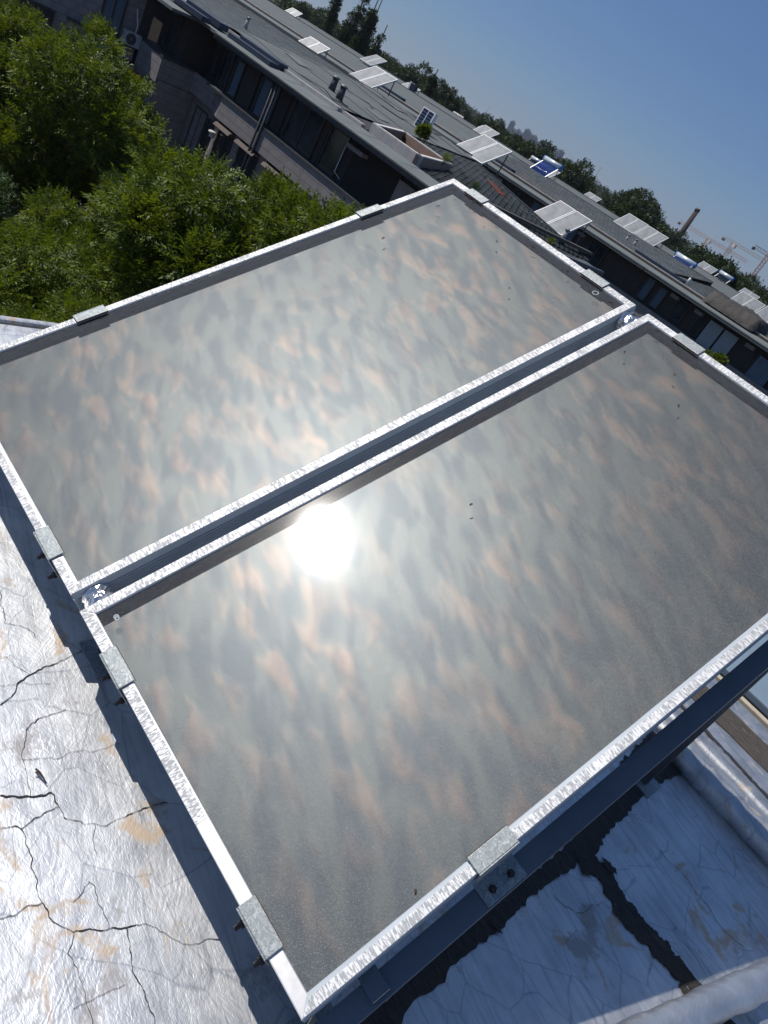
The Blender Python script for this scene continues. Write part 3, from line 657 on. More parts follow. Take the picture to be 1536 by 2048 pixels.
for pts in [[(-29.5, 24.8), (-28.4, 24.3), (-27.2, 24.6), (-26.2, 24.0)], [(-27.5, 20.6), (-26.2, 21.2), (-25.0, 20.8), (-23.9, 21.6)], [(-32.8, 27.6), (-31.0, 27.2), (-29.2, 27.9)], [(-36.0, 29.8), (-33.0, 28.6), (-30.2, 28.3), (-26.4, 28.9), (-26.2, 27.3)]]:
    PA(MB().tube([(x, y, zroof(x, y)+.045) for x, y in pts], .018, 5), 'cable', 'fascia')
# hip transition verge and back edge trims
PA(MB().bar((-46, 29.5, -.36), (-24.6, 29.5, -.30), .12, .08), 'ridge_trim', 'fascia')
PA(MB().bar((-24.6, 29.5, -.40), (-16.0, 29.5, -1.24), .12, .08), 'ridge_trim', 'fascia')
# terrace well with parapets
zt = -.72
def parapet(p, q, z0, z1, th, mat, name, inner=None):
    a, b = Vector((*p, 0)), Vector((*q, 0)); d = (b-a).normalized(); nn = Vector((d.y, -d.x, 0))*th
    P = [(a.x, a.y, z0), (b.x, b.y, z0), (b.x-nn.x, b.y-nn.y, z0), (a.x-nn.x, a.y-nn.y, z0)]
    P += [(x, y, z1) for x, y, _ in P]
    PA(MB().hexa(P), name, mat)
    P2 = [(x, y, z1+.001) for x, y, _ in P[:4]]; P2 += [(x, y, z1+.04) for x, y, _ in P[:4]]
    PA(MB().hexa(P2), 'coping', 'coping')
parapet(WELL[0], WELL[1], -1.6, zt, .18, 'concrete', 'parapet'); parapet(WELL[1], WELL[2], -1.9, zt, .18, 'brownrender', 'parapet')
parapet(WELL[2], WELL[3], -2.6, zt, .18, 'brownrender', 'parapet'); parapet(WELL[3], WELL[0], -2.6, zt, .18, 'brownrender', 'parapet')
PA(MB().prism([(-21.4, 20.1), (-18.8, 20.1), (-20.9, 24.1), (-24.2, 24.4)], -1.19, -1.175), 'terrace_floor', 'void')
# east verge, gutter and lean-to
PA(MB().bar((-17.2, 23.0, -1.0), (-16.5, 30.2, -1.0), .30, .12), 'verge', 'tarbrown')
PA(MB().slab([(-16.2, 19.6, -1.28), (-15.0, 19.6, -1.32), (-15.0, 29.4, -1.32), (-16.2, 29.4, -1.28)], .12), 'side_roof', 'shingle2')
PA(MB().bar((-14.95, 23.5, -1.30), (-15.0, 29.3, -1.30), .18, .14), 'gutter', 'steel')
PA(MB().slab([(-14.8, 24.5, -1.55), (-13.6, 24.5, -1.75), (-13.6, 29.0, -1.75), (-14.8, 29.0, -1.55)], .1), 'lean_to_roof', 'roofdark')
PA(MB().bar((-13.55, 24.5, -1.76), (-13.55, 29.1, -1.76), .05, .12), 'lean_to_edge', 'brownrender')
PA(MB().box(-15.6, -14.0, 19.4, 29.2, GZ, -1.85), 'side_wall', 'topwall')

def vent(x, y, z, h, r, label, mat='fascia', cowl=True, group=None):
    t_ = thing('vent_pipe', label, 'vent pipe', (x, y, z), 0, group)
    MB().tube([(0, 0, -.08), (0, 0, h)], [r*1.1, r*.85], 10).obj('pipe', M[mat], t_)
    if cowl: MB().tube([(0, 0, h), (0, 0, h+.05), (0, 0, h+.10)], [r*1.15, r*1.15, r*.3], 10).obj('cowl', M['rack'], t_)
    MB().tube([(0, 0, -.05), (0, 0, .02)], [r*1.9, r*1.3], 10).obj('collar', M['roofroll'], t_)
vent(-26.8, 22.0, -.79, .50, .15, 'dark vent pipe on the nearest grey roof, left one of the close pair'); vent(-25.3, 21.3, -.86, .50, .15, 'dark vent pipe on the nearest grey roof, right one of the close pair')
vent(-35.6, 22.9, -.8, .45, .09, 'thin pale vent pipe on the shingled left end of the nearest roof', 'concrete')
vent(-16.9, 28.2, -1.07, .45, .10, 'pale vent pipe at the right end of the shingled roof', 'concrete')

# ======== generic far row
def row(label, y, x0, x1, ze_, zb, seed, roof='shingle2', windows=True, depth=10.8, shingle_to=None, zone=None):
    t_ = thing('apartment_building', label, 'building', ((x0+x1)/2, y+5, GZ)); L = (-(x0+x1)/2, -y-5, -GZ)
    def P(mb, name, mat, **kw):
        o = mb.obj(name, M[mat], t_, **kw); o.location = L; return o
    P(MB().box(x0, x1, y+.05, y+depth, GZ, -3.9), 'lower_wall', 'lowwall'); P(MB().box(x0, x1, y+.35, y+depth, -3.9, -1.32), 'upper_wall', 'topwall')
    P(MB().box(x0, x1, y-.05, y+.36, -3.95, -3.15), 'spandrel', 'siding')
    P(MB().slab([(x0, y-.62, ze_-.04), (x1, y-.62, ze_-.04), (x1, y+1.0, ze_+.10), (x0, y+1.0, ze_+.10)], .07), 'eave', 'roofedge')
    P(MB().box(x0, x1, y-.60, y-.50, ze_-.24, ze_-.12), 'gutter', 'roofedge'); P(MB().box(x0, x1, y-.45, y+1.0, ze_-.20, ze_-.14), 'soffit', 'fascia')
    P(MB().box(x0, x1, y+.95, y+1.25, ze_, ze_+.24), 'kerb', 'roofdark'); P(MB().box(x0, x1, y+1.26, y+1.31, ze_+.1, ze_+.30), 'coping', 'coping')
    P(MB().add([(x0, y+1.3, ze_+.20), (x1, y+1.3, ze_+.20), (x1, y+depth, zb), (x0, y+depth, zb), (x0, y+depth, GZ), (x1, y+depth, GZ)], [(0, 1, 2, 3), (3, 2, 5, 4)]), 'roof', roof)
    P(MB().bar((x0, y+depth, zb+.02), (x1, y+depth, zb+.02), .12, .08), 'ridge_trim', 'fascia')
    rr = random.Random(seed)
    if windows:
        x = x0+.8
        while x < x1-2:
            wd = rr.choice([1.1, 1.5, 2.1]); pn = rr.choice(['pane', 'pane', 'curtain', 'pane', 'blind'])
            f = window(t_, x+wd/2, -2.95, -1.5, wd, y+.34, pane=pn, mull=rr.choice([0, 1, 1, 2])); f.location = L
            if rr.random() < .7: f = window(t_, x+wd/2, -6.1, -4.3, wd, y+.04, pane='pane', mull=1, sill='trim'); f.location = L
            if rr.random() < .5: P(MB().box(x+wd+.15, x+wd+.8, y+.1, y+.34, -1.75, -1.55), 'ledge', 'siding')
            x += wd+rr.choice([.5, .9, 1.4])
    if zone:
        for (a, b, nu, nv) in zone:
            o = shingles(t_, (a, y+1.32, ze_+.205), (b, y+1.32, ze_+.205), (b, y+depth-.1, zb), (a, y+depth-.1, zb), nu, nv, M['shingle'], seed=seed, th=.022, tabw=.93); o.location = L
    return t_, P, L
B1_, PB, LB = row('second apartment row seen over the nearest roof, long dark facade', 48.0, -96, -22.3, -1.10, -.05, 3, 'roofroll', zone=[(-44, -22.4, 54, 30)])
B2_, PB2, LB2 = row('right end of the second row, with pale window panels under a double eave', 48.02, -22.28, 4, -1.10, -.35, 4, 'shingle2', windows=False, zone=[(-22.2, -6, 44, 30)])
PB(MB().add([(-41, 49.4, -.87), (-29.5, 49.4, -.87), (-29.5, 55.5, -.335), (-41, 55.5, -.335)], [(0, 1, 2, 3)]), 'dark_roof_patch', 'roofdark')
# custom facade on right part
def wB(xc, z0, z1, wd, pane, mull=0):
    f = window(B2_, xc, z0, z1, wd, 48.36, pane=pane, mull=mull); f.location = LB2
wB(-21.7, -3.0, -1.5, .7, 'curtain'); wB(-20.6, -3.0, -1.6, .7, 'curtain'); wB(-18.9, -2.9, -1.55, 1.0, 'pane')
for (a, b, zl) in [(-16.75, -15.75, -3.5), (-15.6, -14.6, -3.5)]:
    PB2(MB().box(a, b, 48.2, 48.3, zl, -1.62), 'pale_panel', 'blind')
wB(-17.25, -3.0, -1.75, .65, 'pane'); PB2(MB().box(-12.9, -11.6, 48.15, 48.3, -3.7, -1.75), 'blue_shutter', 'blueshut')
for k in range(8): PB2(MB().box(-12.86+k*.16, -12.84+k*.16, 48.13, 48.15, -3.68, -1.77), 'shutter_rib', 'fascia')
for xx in (-19.9, -17.95, -14.0, -11.2): PB2(MB().box(xx, xx+.6, 48.0, 48.35, -1.78, -1.55), 'ledge', 'siding')
for xx in (-9.5, -6.5, -3.5): wB(xx, -3.0, -1.6, 1.5, 'pane', 1)
C_, PC, LC = row('third apartment row, only its grey roof and collectors showing', 76.6, -120, -8, -1.10, -.15, 9, 'roofroll', windows=True)
for i, (xx, yy) in enumerate([(-56, 50.2), (-41.5, 49.9), (-24.6, 49.9)]):
    PB(MB().box(xx, xx+4.2, yy-.4, yy+.1, -.92, -.62), 'dark_trough', 'fasciablue')
vent(-27.5, 53.0, -.70, .45, .10, 'grey vent pipe on the second roof, left one of a close pair', 'concrete'); vent(-26.6, 52.7, -.70, .45, .10, 'grey vent pipe on the second roof, right one of a close pair', 'concrete')
vent(-21.0, 51.7, -.72, .42, .10, 'pale vent pipe just left of the dark tarpaulin cover', 'white'); 

# tarpaulin cover on second row's roof
tp = MB(); nx_, ny_ = 24, 10
for j in range(ny_+1):
    for i in range(nx_+1):
        u, v_ = i/nx_, j/ny_; x = -18.3+u*3.9; y = 48.5+v_*3.2
        prof = .78*min(1, v_/.10)*(1 if v_ < .95 else .2)+.04*math.sin(i*2.1+j)+.10*math.sin(u*9+v_*3)*v_
        tp.v.append((x+.15*math.sin(j*1.3), y, -1.0+.045*(y-48)+max(.02, prof)*(1 if 0 < i < nx_ else .15)))
for j in range(ny_):
    for i in range(nx_):
        a = j*(nx_+1)+i; tp.f.append((a, a+1, a+nx_+2, a+nx_+1)); tp.sm.append(True)
o = tp.obj('tarpaulin', M['tarp'], label='dark brown tarpaulin draped over a low box on the second roof', cat='tarpaulin')

# ================================================================== MAIN COLLECTORS
T = 0.573134; LEN = 2.0252; GAP = .0534
def rail(L, prof, parent, mat, mx, name='frame_rail'):
    """mitred rail; prof list of (inward, up); mx maps (along, inward, up)"""
    mb = MB(); n_ = len(prof); P = []
    for e in (0, 1):
        for (o_, h) in prof:
            a = o_ if e == 0 else L-o_
            P.append(mx @ Vector((a, o_, h)))
    fs = [tuple(range(n_)), tuple(range(n_, 2*n_))[::-1]]+[(i, n_+i, n_+(i+1) % n_, (i+1) % n_) for i in range(n_)]
    mb.add(P, fs); return mb.obj(name, mat, parent)
prof = [(.0, 0), (.002, .0012), (.028, .0012), (.030, -.001), (.030, -.034), (.012, -.034), (.012, -.079), (0, -.079)]
# ribbed outer side
rib = []
h = -.073
while h < -.028: rib += [(0, h), (0, h+.004), (.006, h+.0052), (.006, h+.008)]; h += .0095
prof += rib+[(0, -.024), (.0015, -.022), (.0015, -.020), (0, -.018)]
def collector(x0, label):
    t_ = thing('solar_collector', label, 'solar collector', (x0, 0, 0)); t_.rotation_euler = (T, 0, 0)
    I = Matrix.Identity(4)
    south = Matrix(((1, 0, 0, 0), (0, 1, 0, 0), (0, 0, 1, 0), (0, 0, 0, 1)))
    north = Matrix(((-1, 0, 0, 1), (0, -1, 0, LEN), (0, 0, 1, 0), (0, 0, 0, 1)))
    west = Matrix(((0, 1, 0, 0), (-1, 0, 0, LEN), (0, 0, 1, 0), (0, 0, 0, 1)))
    east = Matrix(((0, -1, 0, 1), (1, 0, 0, 0), (0, 0, 1, 0), (0, 0, 0, 1)))
    rail(1.0, prof, t_, M['alu'], south); rail(1.0, prof, t_, M['alu'], north)
    rail(LEN, prof, t_, M['aludark'], west); rail(LEN, prof, t_, M['aludark'], east)
    # flaked protective film on the rails' top faces
    e = .0035; z = .0022
    def film(P, mat, lab=None):
        MB().hexa([(x, y, z-.0006) for x, y in P]+[(x, y, z) for x, y in P]).obj('film_strip', M[mat], t_, label=lab)
    fw0, fw1 = .0025, .0285
    if x0 < -.5: film([(fw0, fw0*.4), (1-fw0, fw0*.4), (1-.020, .020), (.020, .020)], 'fx')
    else: film([(fw0, fw0*.4), (.60, fw0*.4), (.60, .0255), (fw1, .0255)], 'fx', 'torn film along the lower rail, ending at a bare stretch')
    film([(fw1, LEN-fw1), (1-fw1, LEN-fw1), (1-fw0, LEN-fw0*.4), (fw0, LEN-fw0*.4)], 'fx')
    film([(.0015, fw0), (fw1-.001, fw1), (fw1-.001, LEN-fw1), (.0015, LEN-fw0)], 'fy')
    k = 0.0 if x0 < -.5 else .0
    film([(1-fw1+.001+.006*(x0 > -.5), fw1), (1-.0015-k, fw0), (1-.0015-k, LEN-fw0), (1-fw1+.001+.006*(x0 > -.5), LEN-fw1)], 'fy')
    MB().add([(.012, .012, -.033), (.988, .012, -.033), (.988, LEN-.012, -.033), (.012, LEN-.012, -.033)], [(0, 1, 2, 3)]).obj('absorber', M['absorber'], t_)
    li = MB()  # added strips inside the rails, coloured as the frame's shadow band
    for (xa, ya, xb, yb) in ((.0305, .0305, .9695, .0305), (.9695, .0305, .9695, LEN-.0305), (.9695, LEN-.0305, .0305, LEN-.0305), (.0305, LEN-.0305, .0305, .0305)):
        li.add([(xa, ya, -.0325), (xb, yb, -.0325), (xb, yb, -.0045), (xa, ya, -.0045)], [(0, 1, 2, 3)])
    li.obj('painted_shadow_band', M['shadowband'], t_)
    MB().add([(.029, .029, -.0035), (.971, .029, -.0035), (.971, LEN-.029, -.0035), (.029, LEN-.029, -.0035)], [(0, 1, 2, 3)]).obj('glass', M['glass'], t_)
    MB().box(.01, .99, .01, LEN-.01, -.078, -.072).obj('back_sheet', M['aludark'], t_)
    return t_
west_c = collector(-1-GAP, 'upper of the two large flat solar collectors, its long edge against the trees')
east_c = collector(0, 'lower of the two large flat solar collectors, nearest the camera, with the blinding sun reflection')
# CCC-like certification mark etched on the near collector, ring sticker on the other
def ringmb(mb, cx, cy, rx, ry, wdt, a0=0, a1=360, n=28, z=-.0028):
    for k in range(n):
        a, b = R(a0+(a1-a0)*k/n), R(a0+(a1-a0)*(k+1)/n)
        mb.add([(cx+rx*math.cos(a), cy+ry*math.sin(a), z), (cx+(rx-wdt)*math.cos(a), cy+(ry-wdt)*math.sin(a), z), (cx+(rx-wdt)*math.cos(b), cy+(ry-wdt)*math.sin(b), z), (cx+rx*math.cos(b), cy+ry*math.sin(b), z)], [(3, 2, 1, 0)])
mb = MB(); cx, cy = .063, .066
ringmb(mb, cx, cy, .0085, .0062, .0009)
for dx in (-.0028, 0, .0028): ringmb(mb, cx+dx+.0008, cy, .0034, .0036, .0008, 50, 310, 12)
mb.obj('certification_mark', M['mark'], east_c)
mb = MB(); ringmb(mb, .867, 1.962, .011, .011, .0015); mb.obj('ring_sticker', M['mark'], west_c)
# rack under the collectors
rack = thing('collector_rack', 'galvanised steel support rack and clamps holding the two large collectors', 'support rack', (0, 0, 0)); rack.rotation_euler = (T, 0, 0)
def RK(mb, name, mat, **kw): return mb.obj(name, M[mat], rack, **kw)
for xa in (1.010, -1.10):
    RK(MB().box(xa, xa+.048, -.03, LEN+.05, -.104, -.098).box(xa+.042, xa+.048, -.03, LEN+.05, -.165, -.105).box(xa, xa+.048, -.03, LEN+.05, -.168, -.163), 'side_beam', 'steel')
for ya in (.12, LEN-.25): RK(MB().box(-1.10, 1.05, ya, ya+.04, -.098, -.081), 'cross_rail', 'steel')
ct, st = math.cos(-T), math.sin(-T)
def leg(x, s_, zoff=-.16, y_base=None):
    yw = s_*math.cos(T)-zoff*math.sin(T); zw = s_*math.sin(T)+zoff*math.cos(T)
    a = Vector((x, s_, zoff)); bw = Vector((x, yw+(0 if y_base is None else y_base), ZR)); b = Vector((x, bw.y*math.cos(T)+bw.z*math.sin(T), -bw.y*math.sin(T)+bw.z*math.cos(T)))
    up = Vector((1, 0, 0))
    RK(MB().bar(a, b, .045, .045, up), 'leg', 'steel')
    f = MB(); bx = b; d = Vector((0, math.sin(T), math.cos(T)))
    f.bar(b-d*0+Vector((0, 0, 0)), b+d*.008, .12, .12, (1, 0, 0)); RK(f, 'foot_plate', 'galv')
for x in (1.03, 0, -1.08): leg(x, LEN-.05); leg(x, .06)
RK(MB().bar((1.035, 1.15, -.15), (1.035, 1.72, -.75), .03, .006, (1, 0, 0)), 'brace', 'steel')
# clamps
def clamp(mx, hidden=False):
    def X(mb): mb.v = [tuple(mx @ Vector(p)) for p in mb.v]; return mb
    L = .106
    # local: x along edge, y inward, z up
    top = MB().box(0, L, -.004, .034, .0045, .0080).box(0, L, -.0075, -.0040, -.090, .0080)
    c = bevel(RK(X(top), 'clamp', 'galv'), .002, 2)
    X(MB().box(-.0008, L+.0008, .0340, .0352, .0030, .0081)).obj('edge', M['rustedge'], c)
    if hidden:
        for bx_ in (.012, .088): X(MB().tube([(bx_, -.002, -.080), (bx_, -.030, -.080)], .0055, 6).tube([(bx_, -.008, -.080), (bx_, -.018, -.080)], .009, 6)).obj('bolt', M['bolt'], c)
        return
    fl = MB().box(0, L, -.056, -.0076, -.0965, -.0925); X(fl).obj('flange', M['galv'], c)
    for bx_ in (.028, .078):
        X(MB().tube([(bx_, -.034, -.092), (bx_, -.034, -.084)], .0085, 6).tube([(bx_, -.034, -.084), (bx_, -.034, -.074)], .0045, 8)).obj('bolt', M['bolt'], c)
def mx4(ax, ay, ox, oy):  # along vec, inward vec
    return Matrix(((ax[0], ay[0], 0, ox), (ax[1], ay[1], 0, oy), (0, 0, 1, 0), (0, 0, 0, 1)))
clampmb = None
for x in (.137, .779, -.284): clamp(mx4((1, 0), (0, 1), x, 0), True)
for s_ in (.408, 1.538): clamp(mx4((0, 1), (1, 0), -1-GAP, s_))
for x in (-.945+.0, -.292, .135): clamp(mx4((1, 0), (0, -1), x, LEN))
clamp(mx4((0, 1), (-1, 0), 1.0, .405))
rack.update_tag()
# protruding bolt tips at the south clamps come with the flanges
# foil wrapped connectors in the gap
for k, (s_, lab) in enumerate([(.052, 'crinkled foil wrapped pipe joint between the collectors at their lower left end'), (LEN-.055, 'crinkled foil wrapped pipe joint between the collectors at their far right end')]):
    rr = random.Random(k); mb = MB(); n_ = 18
    for i in range(7):
        xx = -GAP-.004+(GAP+.008)*i/6; rad = .030*(1+.10*math.sin(i*2.2)) if 0 < i < 6 else .026
        for q in range(n_):
            a = 2*PI*q/n_; r_ = rad*(1+.16*(rr.random()-.5)); mb.v.append((xx+.003*(rr.random()-.5), r_*math.cos(a)*1.15, r_*math.sin(a)))
    for i in range(6):
        for q in range(n_): mb.f.append((i*n_+q, i*n_+(q+1) % n_, (i+1)*n_+(q+1) % n_, (i+1)*n_+q)); mb.sm.append(False)
    o = mb.obj('pipe_joint', M['pipefoil'], label=lab, cat='pipe joint'); o.rotation_euler = (T, 0, 0)
    zo = -.034
    o.location = (0, s_*math.cos(T)-zo*math.sin(T), s_*math.sin(T)+zo*math.cos(T))
# foil pipe lying on roof, bottom right
def wrinkle_pipe(a, b, rad, label, seed=0, mat='pipefoil', n_=22, seg=70, sag=0):
    rr = random.Random(seed); a, b = Vector(a), Vector(b); d = (b-a); dn = d.normalized(); x = dn.cross(Vector((0, 0, 1))).normalized(); y = x.cross(dn)
    mb = MB(); ph = [rr.random()*6 for _ in range(6)]
    for i in range(seg+1):
        f = i/seg; c = a+d*f+Vector((0, 0, sag*math.sin(PI*f))); k = 1+.05*math.sin(i*1.9)+.03*(rr.random()-.5)
        for q in range(n_):
            an = 2*PI*q/n_; r_ = rad*k*(1+.03*math.sin(3*an+i*.8+ph[0])+.025*(rr.random()-.5)); mb.v.append(tuple(c+(x*math.cos(an)+y*math.sin(an))*r_))
    for i in range(seg):
        for q in range(n_): mb.f.append((i*n_+q, (i+1)*n_+q, (i+1)*n_+(q+1) % n_, i*n_+(q+1) % n_)); mb.sm.append(True)
    mb.f += [tuple(range(n_)), tuple(seg*n_+q for q in range(n_))[::-1]]; mb.sm += [False, False]
    return mb.obj('foil_pipe', M[mat], label=label, cat='pipe')
wrinkle_pipe((1.20, -.06, -.15), (2.10, 3.0-.0, -.15), .045, 'foil wrapped insulated pipe crossing the sunlit roof in the bottom right corner', 1, mat='pipewrap')
wrinkle_pipe((1.03, 2.035, -.17), (4.0, 2.05, -.17), .056, 'thick foil wrapped pipe in shade running off from the rack leg', 2, mat='foil2', n_=18, seg=90)
# small clip near the near corner
tcl = thing('hose_clip', 'beige plastic hose clip under the nearest corner of the collector', 'clip', (1.02, .075, -.10), R(20))
MB().box(-.02, .02, -.012, .012, 0, .012).obj('clip_body', M['beige'], tcl); MB().box(.005, .045, -.004, .006, .002, .012).obj('clip_arm', M['beige'], tcl); MB().box(.005, .045, .012, .02, .002, .012).obj('clip_arm', M['beige'], tcl)
# twig on the foil roof
tw = MB().tube([(.262, -.150, -.196), (.275, -.148, -.192), (.290, -.143, -.196), (.304, -.141, -.197)], [.002, .003, .002, .001], 5).tube([(.275, -.148, -.193), (.270, -.155, -.194)], .0015, 5)
tw.obj('twig', M['dryleaf'], label='short dark twig lying on the sunlit foil roof left of the collector', cat='twig')
# dry crumbs on glass
DEB = [(-0.927, 1.842), (-0.773, 1.948), (-0.743, 1.987), (-0.617, 1.878), (-0.517, 1.97), (-0.376, 1.725), (-0.867, 1.533), (0.091, 1.812), (0.077, 1.986), (0.256, 1.863), (0.359, 1.764), (-0.333, 1.971), (-0.119, 1.968), (-0.988, 1.978), (-0.906, 1.988), (-0.875, 2.002-.02), (0.289, 0.989), (0.955, 0.288)]
for k, (x, s_) in enumerate(DEB):
    rr = random.Random(k+50); mb = MB(); L = .010+.008*rr.random(); a = rr.random()*PI
    pts = [(L*(q/3-.5), .0012*rr.random(), .001+.003*math.sin(PI*q/3)) for q in range(4)]
    for q in range(3):
        p, p2 = pts[q], pts[q+1]; wd = .0022*(1.2-abs(q-1)*.3)
        mb.add([(p[0], p[1]-wd, p[2]), (p2[0], p2[1]-wd, p2[2]), (p2[0], p2[1]+wd, p2[2]+.001), (p[0], p[1]+wd, p[2]+.001)], [(0, 1, 2, 3)])
    mb.v = [(x_*math.cos(a)-y_*math.sin(a), x_*math.sin(a)+y_*math.cos(a), z_) for x_, y_, z_ in mb.v]
    up = x < 0
    o = mb.obj('dried_leaf', M['dryleaf'], label=('tiny dried leaf crumb lying on the upper collector' if up else 'tiny dried leaf crumb lying on the lower collector'), cat='leaf', group=('leaf crumbs on the upper collector' if up else 'leaf crumbs on the lower collector'))
    o.rotation_euler = (T, 0, 0); zo = -.003; o.location = (x, s_*math.cos(T)-zo*math.sin(T), s_*math.sin(T)+zo*math.cos(T))

# ================================================================== ROOFTOP EQUIPMENT
def far_collector(x, y, z, yaw, label, W=2.053, n=2, tilt=T, legh=1.15, brace=True, back=None):
    t_ = thing('solar_collector_rack', label, 'solar collector', (x, y, z), yaw)
    inner = Matrix.Rotation(tilt, 4, 'X'); pw = (W-.053*(n-1))/n
    def X(mb): mb.v = [tuple(inner @ Vector(p)) for p in mb.v]; return mb
    for k in range(n):
        x0 = k*(pw+.053); mb = MB(); L = LEN
        mb.box(x0, x0+pw, 0, .035, -.08, 0).box(x0, x0+pw, L-.035, L, -.08, 0).box(x0, x0+.035, .035, L-.035, -.08, 0).box(x0+pw-.035, x0+pw, .035, L-.035, -.08, 0)
        f = X(mb).obj('collector_frame', M['farframe'], t_)
        X(MB().box(x0+.035, x0+pw-.035, .035, L-.035, -.07, -.006)).obj('glass', M['farglass'], f)
    hN = LEN*math.sin(tilt); yN = LEN*math.cos(tilt)
    for xx in (.05, W-.05):
        MB().bar((xx, yN-.1, hN-.17), (xx, yN-.1, -legh+hN-.15), .045).obj('leg', M['rack'], t_)
        MB().bar((xx, .05, -.08), (xx, yN-.1, -legh+hN-.1), .035).obj('brace', M['rack'], t_)
    MB().bar((.05, yN-.1, hN-.17), (W-.05, yN-.1, -legh+hN-.1), .03).obj('cross_brace', M['rack'], t_)
    MB().bar((.0, .0+yN-.1, hN-.14), (W, yN-.1, hN-.14), .06).obj('rear_rail', M['rack'], t_)
    MB().bar((.05, .08, -.08), (.05, .08, -.35), .045).obj('leg', M['rack'], t_); MB().bar((W-.05, .08, -.08), (W-.05, .08, -.35), .045).obj('leg', M['rack'], t_)
    return t_
FC = [
 (-46.8, 33.5, -1.05, R(9), 'pale pair of collectors farthest left behind the nearest roof, its low edge touching the ridge', 2.053, 2, 1.0),
 (-36.2, 30.3, -.38, R(1.5), 'second pair of collectors from the left, above the two dark vent pipes', 2.053, 2, 1.7),
 (-26.0, 29.6, -.36, R(1.5), 'large pair of collectors on thin legs behind the small shingled roof with terrace', 2.053, 2, 1.7),
 (-20.02, 29.62, -1.01, R(1), 'closest rooftop pair of collectors, right behind the far corner of the big upper collector', 2.053, 2, 1.8),
 (-103.0, 71.0, -.55, R(14), 'tiny pair of collectors at the top edge, on the farthest left roof', 2.053, 2, 1.0),
 (-67.4, 57.0, .02, R(-3), 'small pair of collectors on the second roof, just right of the tall poplars', 2.053, 2, 1.2),
 (-63.3, 59.0, -.62, R(3), 'small pair of collectors on the second roof beside the white casing', 2.053, 2, 1.0),
 (-86.0, 92.0, -1.1, R(8), 'tiny pair of collectors on the third roof, left of the other tiny pair', 2.053, 2, 1.0),
 (-79.0, 91.0, -.66, R(3), 'tiny pair of collectors on the third roof, above the closest-but-one rooftop pair', 2.053, 2, 1.0),
 (-54.5, 86.8, -.60, R(3), 'tiny pair of collectors on the third roof, right of the blue tube heater', 2.053, 2, 1.0),
 (-31.9, 57.6, -.12, R(3), 'left pair of the two joined pairs on the second roof near the brick chimney', 2.053, 2, 1.0),
 (-29.8, 57.75, -.14, R(3), 'right pair of the two joined pairs on the second roof near the brick chimney', 2.0, 2, 1.0),
 (-17.9, 57.4, -.50, R(2), 'large grey pair of collectors with open braces, above the dark tarpaulin', 2.3, 2, 1.2),
 (-20.4, 58.4, -.55, R(2), 'grey pair of collectors partly hidden behind the one above the tarpaulin', 2.05, 2, 1.0),
 (-36.5, 87.0, -.45, R(2), 'tiny pair of collectors beside the small tube heaters on the third roof', 2.05, 2, 1.0),
 (-30.8, 87.5, -.55, R(2), 'tiny pale pair of collectors at the right on the third roof', 2.05, 2, 1.0),
 (-44.0, 60.5, -.3, R(2), 'small pair of collectors half hidden behind the blue tube heater', 2.053, 2, 1.0),
 (-52.3, 60.2, -.2, R(2), 'small pair of collectors peeking out behind the large pair on thin legs', 2.053, 2, 1.0),
]
for x, y, z, yw, lab, W, n_, lh in FC: far_collector(x, y, z, yw, lab, W, n_, T, lh)
def tube_heater(x, y, z, wd, L, tilt, label, tank='tankblue', tubes='tube', tr=.24, yaw=0):
    t_ = thing('tube_heater', label, 'solar water heater', (x, y, z), yaw)
    n_ = max(8, int(wd/.085)); yN, zN = L*math.cos(tilt), L*math.sin(tilt)
    for k in range(n_):
        xx = .06+(wd-.12)*k/(n_-1); MB().tube([(xx, 0, .03), (xx, yN, zN)], .030, 6).obj('vacuum_tube', M[tubes], t_)
    tk = MB().tube([(-.10, yN, zN+.05), (wd+.10, yN, zN+.05)], tr, 20).obj('tank', M['tankwhite'], t_)
    for xx in (-.14, wd+.04): MB().tube([(xx, yN, zN+.05), (xx+.10, yN, zN+.05)], tr*1.03, 20).obj('tank_cap', M[tank], t_)
    MB().bar((0, 0, 0), (wd, 0, 0), .08).obj('foot_rail', M['farframe'], t_)
    for xx in (0, wd):
        MB().bar((xx, yN, zN-.05), (xx, yN, -.4), .04).obj('leg', M['rack'], t_); MB().bar((xx, 0, 0), (xx, yN, zN), .05).obj('side_bar', M['farframe'], t_)
        MB().bar((xx, 0, 0), (xx, yN, -.3), .03).obj('brace', M['rack'], t_)
tube_heater(-42.4, 58.0, -.38, 1.9, 2.2, R(42), 'bright blue vacuum tube water heater with a white and blue tank on the second roof')
tube_heater(-26.3, 58.4, -.25, 1.7, 1.0, R(28), 'low blue vacuum tube heater with long white tank near the chimney', tr=.22)
tube_heater(-66.0, 88.5, -.6, 1.6, 1.5, R(35), 'small tube heater with pale yellow tank, left of the blue one', 'tankyellow', 'pv', .26)
tube_heater(-33.9, 87.0, -.5, 1.6, 1.6, R(40), 'small dark tube heater with white tank on the third roof', 'tankblue', 'pv', .24)
# upright photovoltaic panel near the terrace well
pv = thing('photovoltaic_panel', 'small upright dark photovoltaic panel with white edge standing by the bush', 'solar panel', (-26.1, 27.0, -.45), R(2)); pv.rotation_euler = (R(-8), 0, R(4))
MB().box(-.42, .42, 0, .22, 0, .92).obj('casing', M['white'], pv)
for i in range(2):
    for j in range(6): MB().box(-.36+i*.38, -.04+i*.38, -.012, -.001, .05+j*.14, .17+j*.14).obj('cell', M['pv'], pv)
wc = thing('white_casing', 'small white box casing behind the small collectors left of the tree belt', 'box', (-62.2, 59.9, -.4), R(3)); MB().box(-.1, .1, 0, .6, 0, 1.1).obj('side', M['white'], wc); MB().box(.1, .8, .05, .5, .1, 1.0).obj('grille', M['pv'], wc)
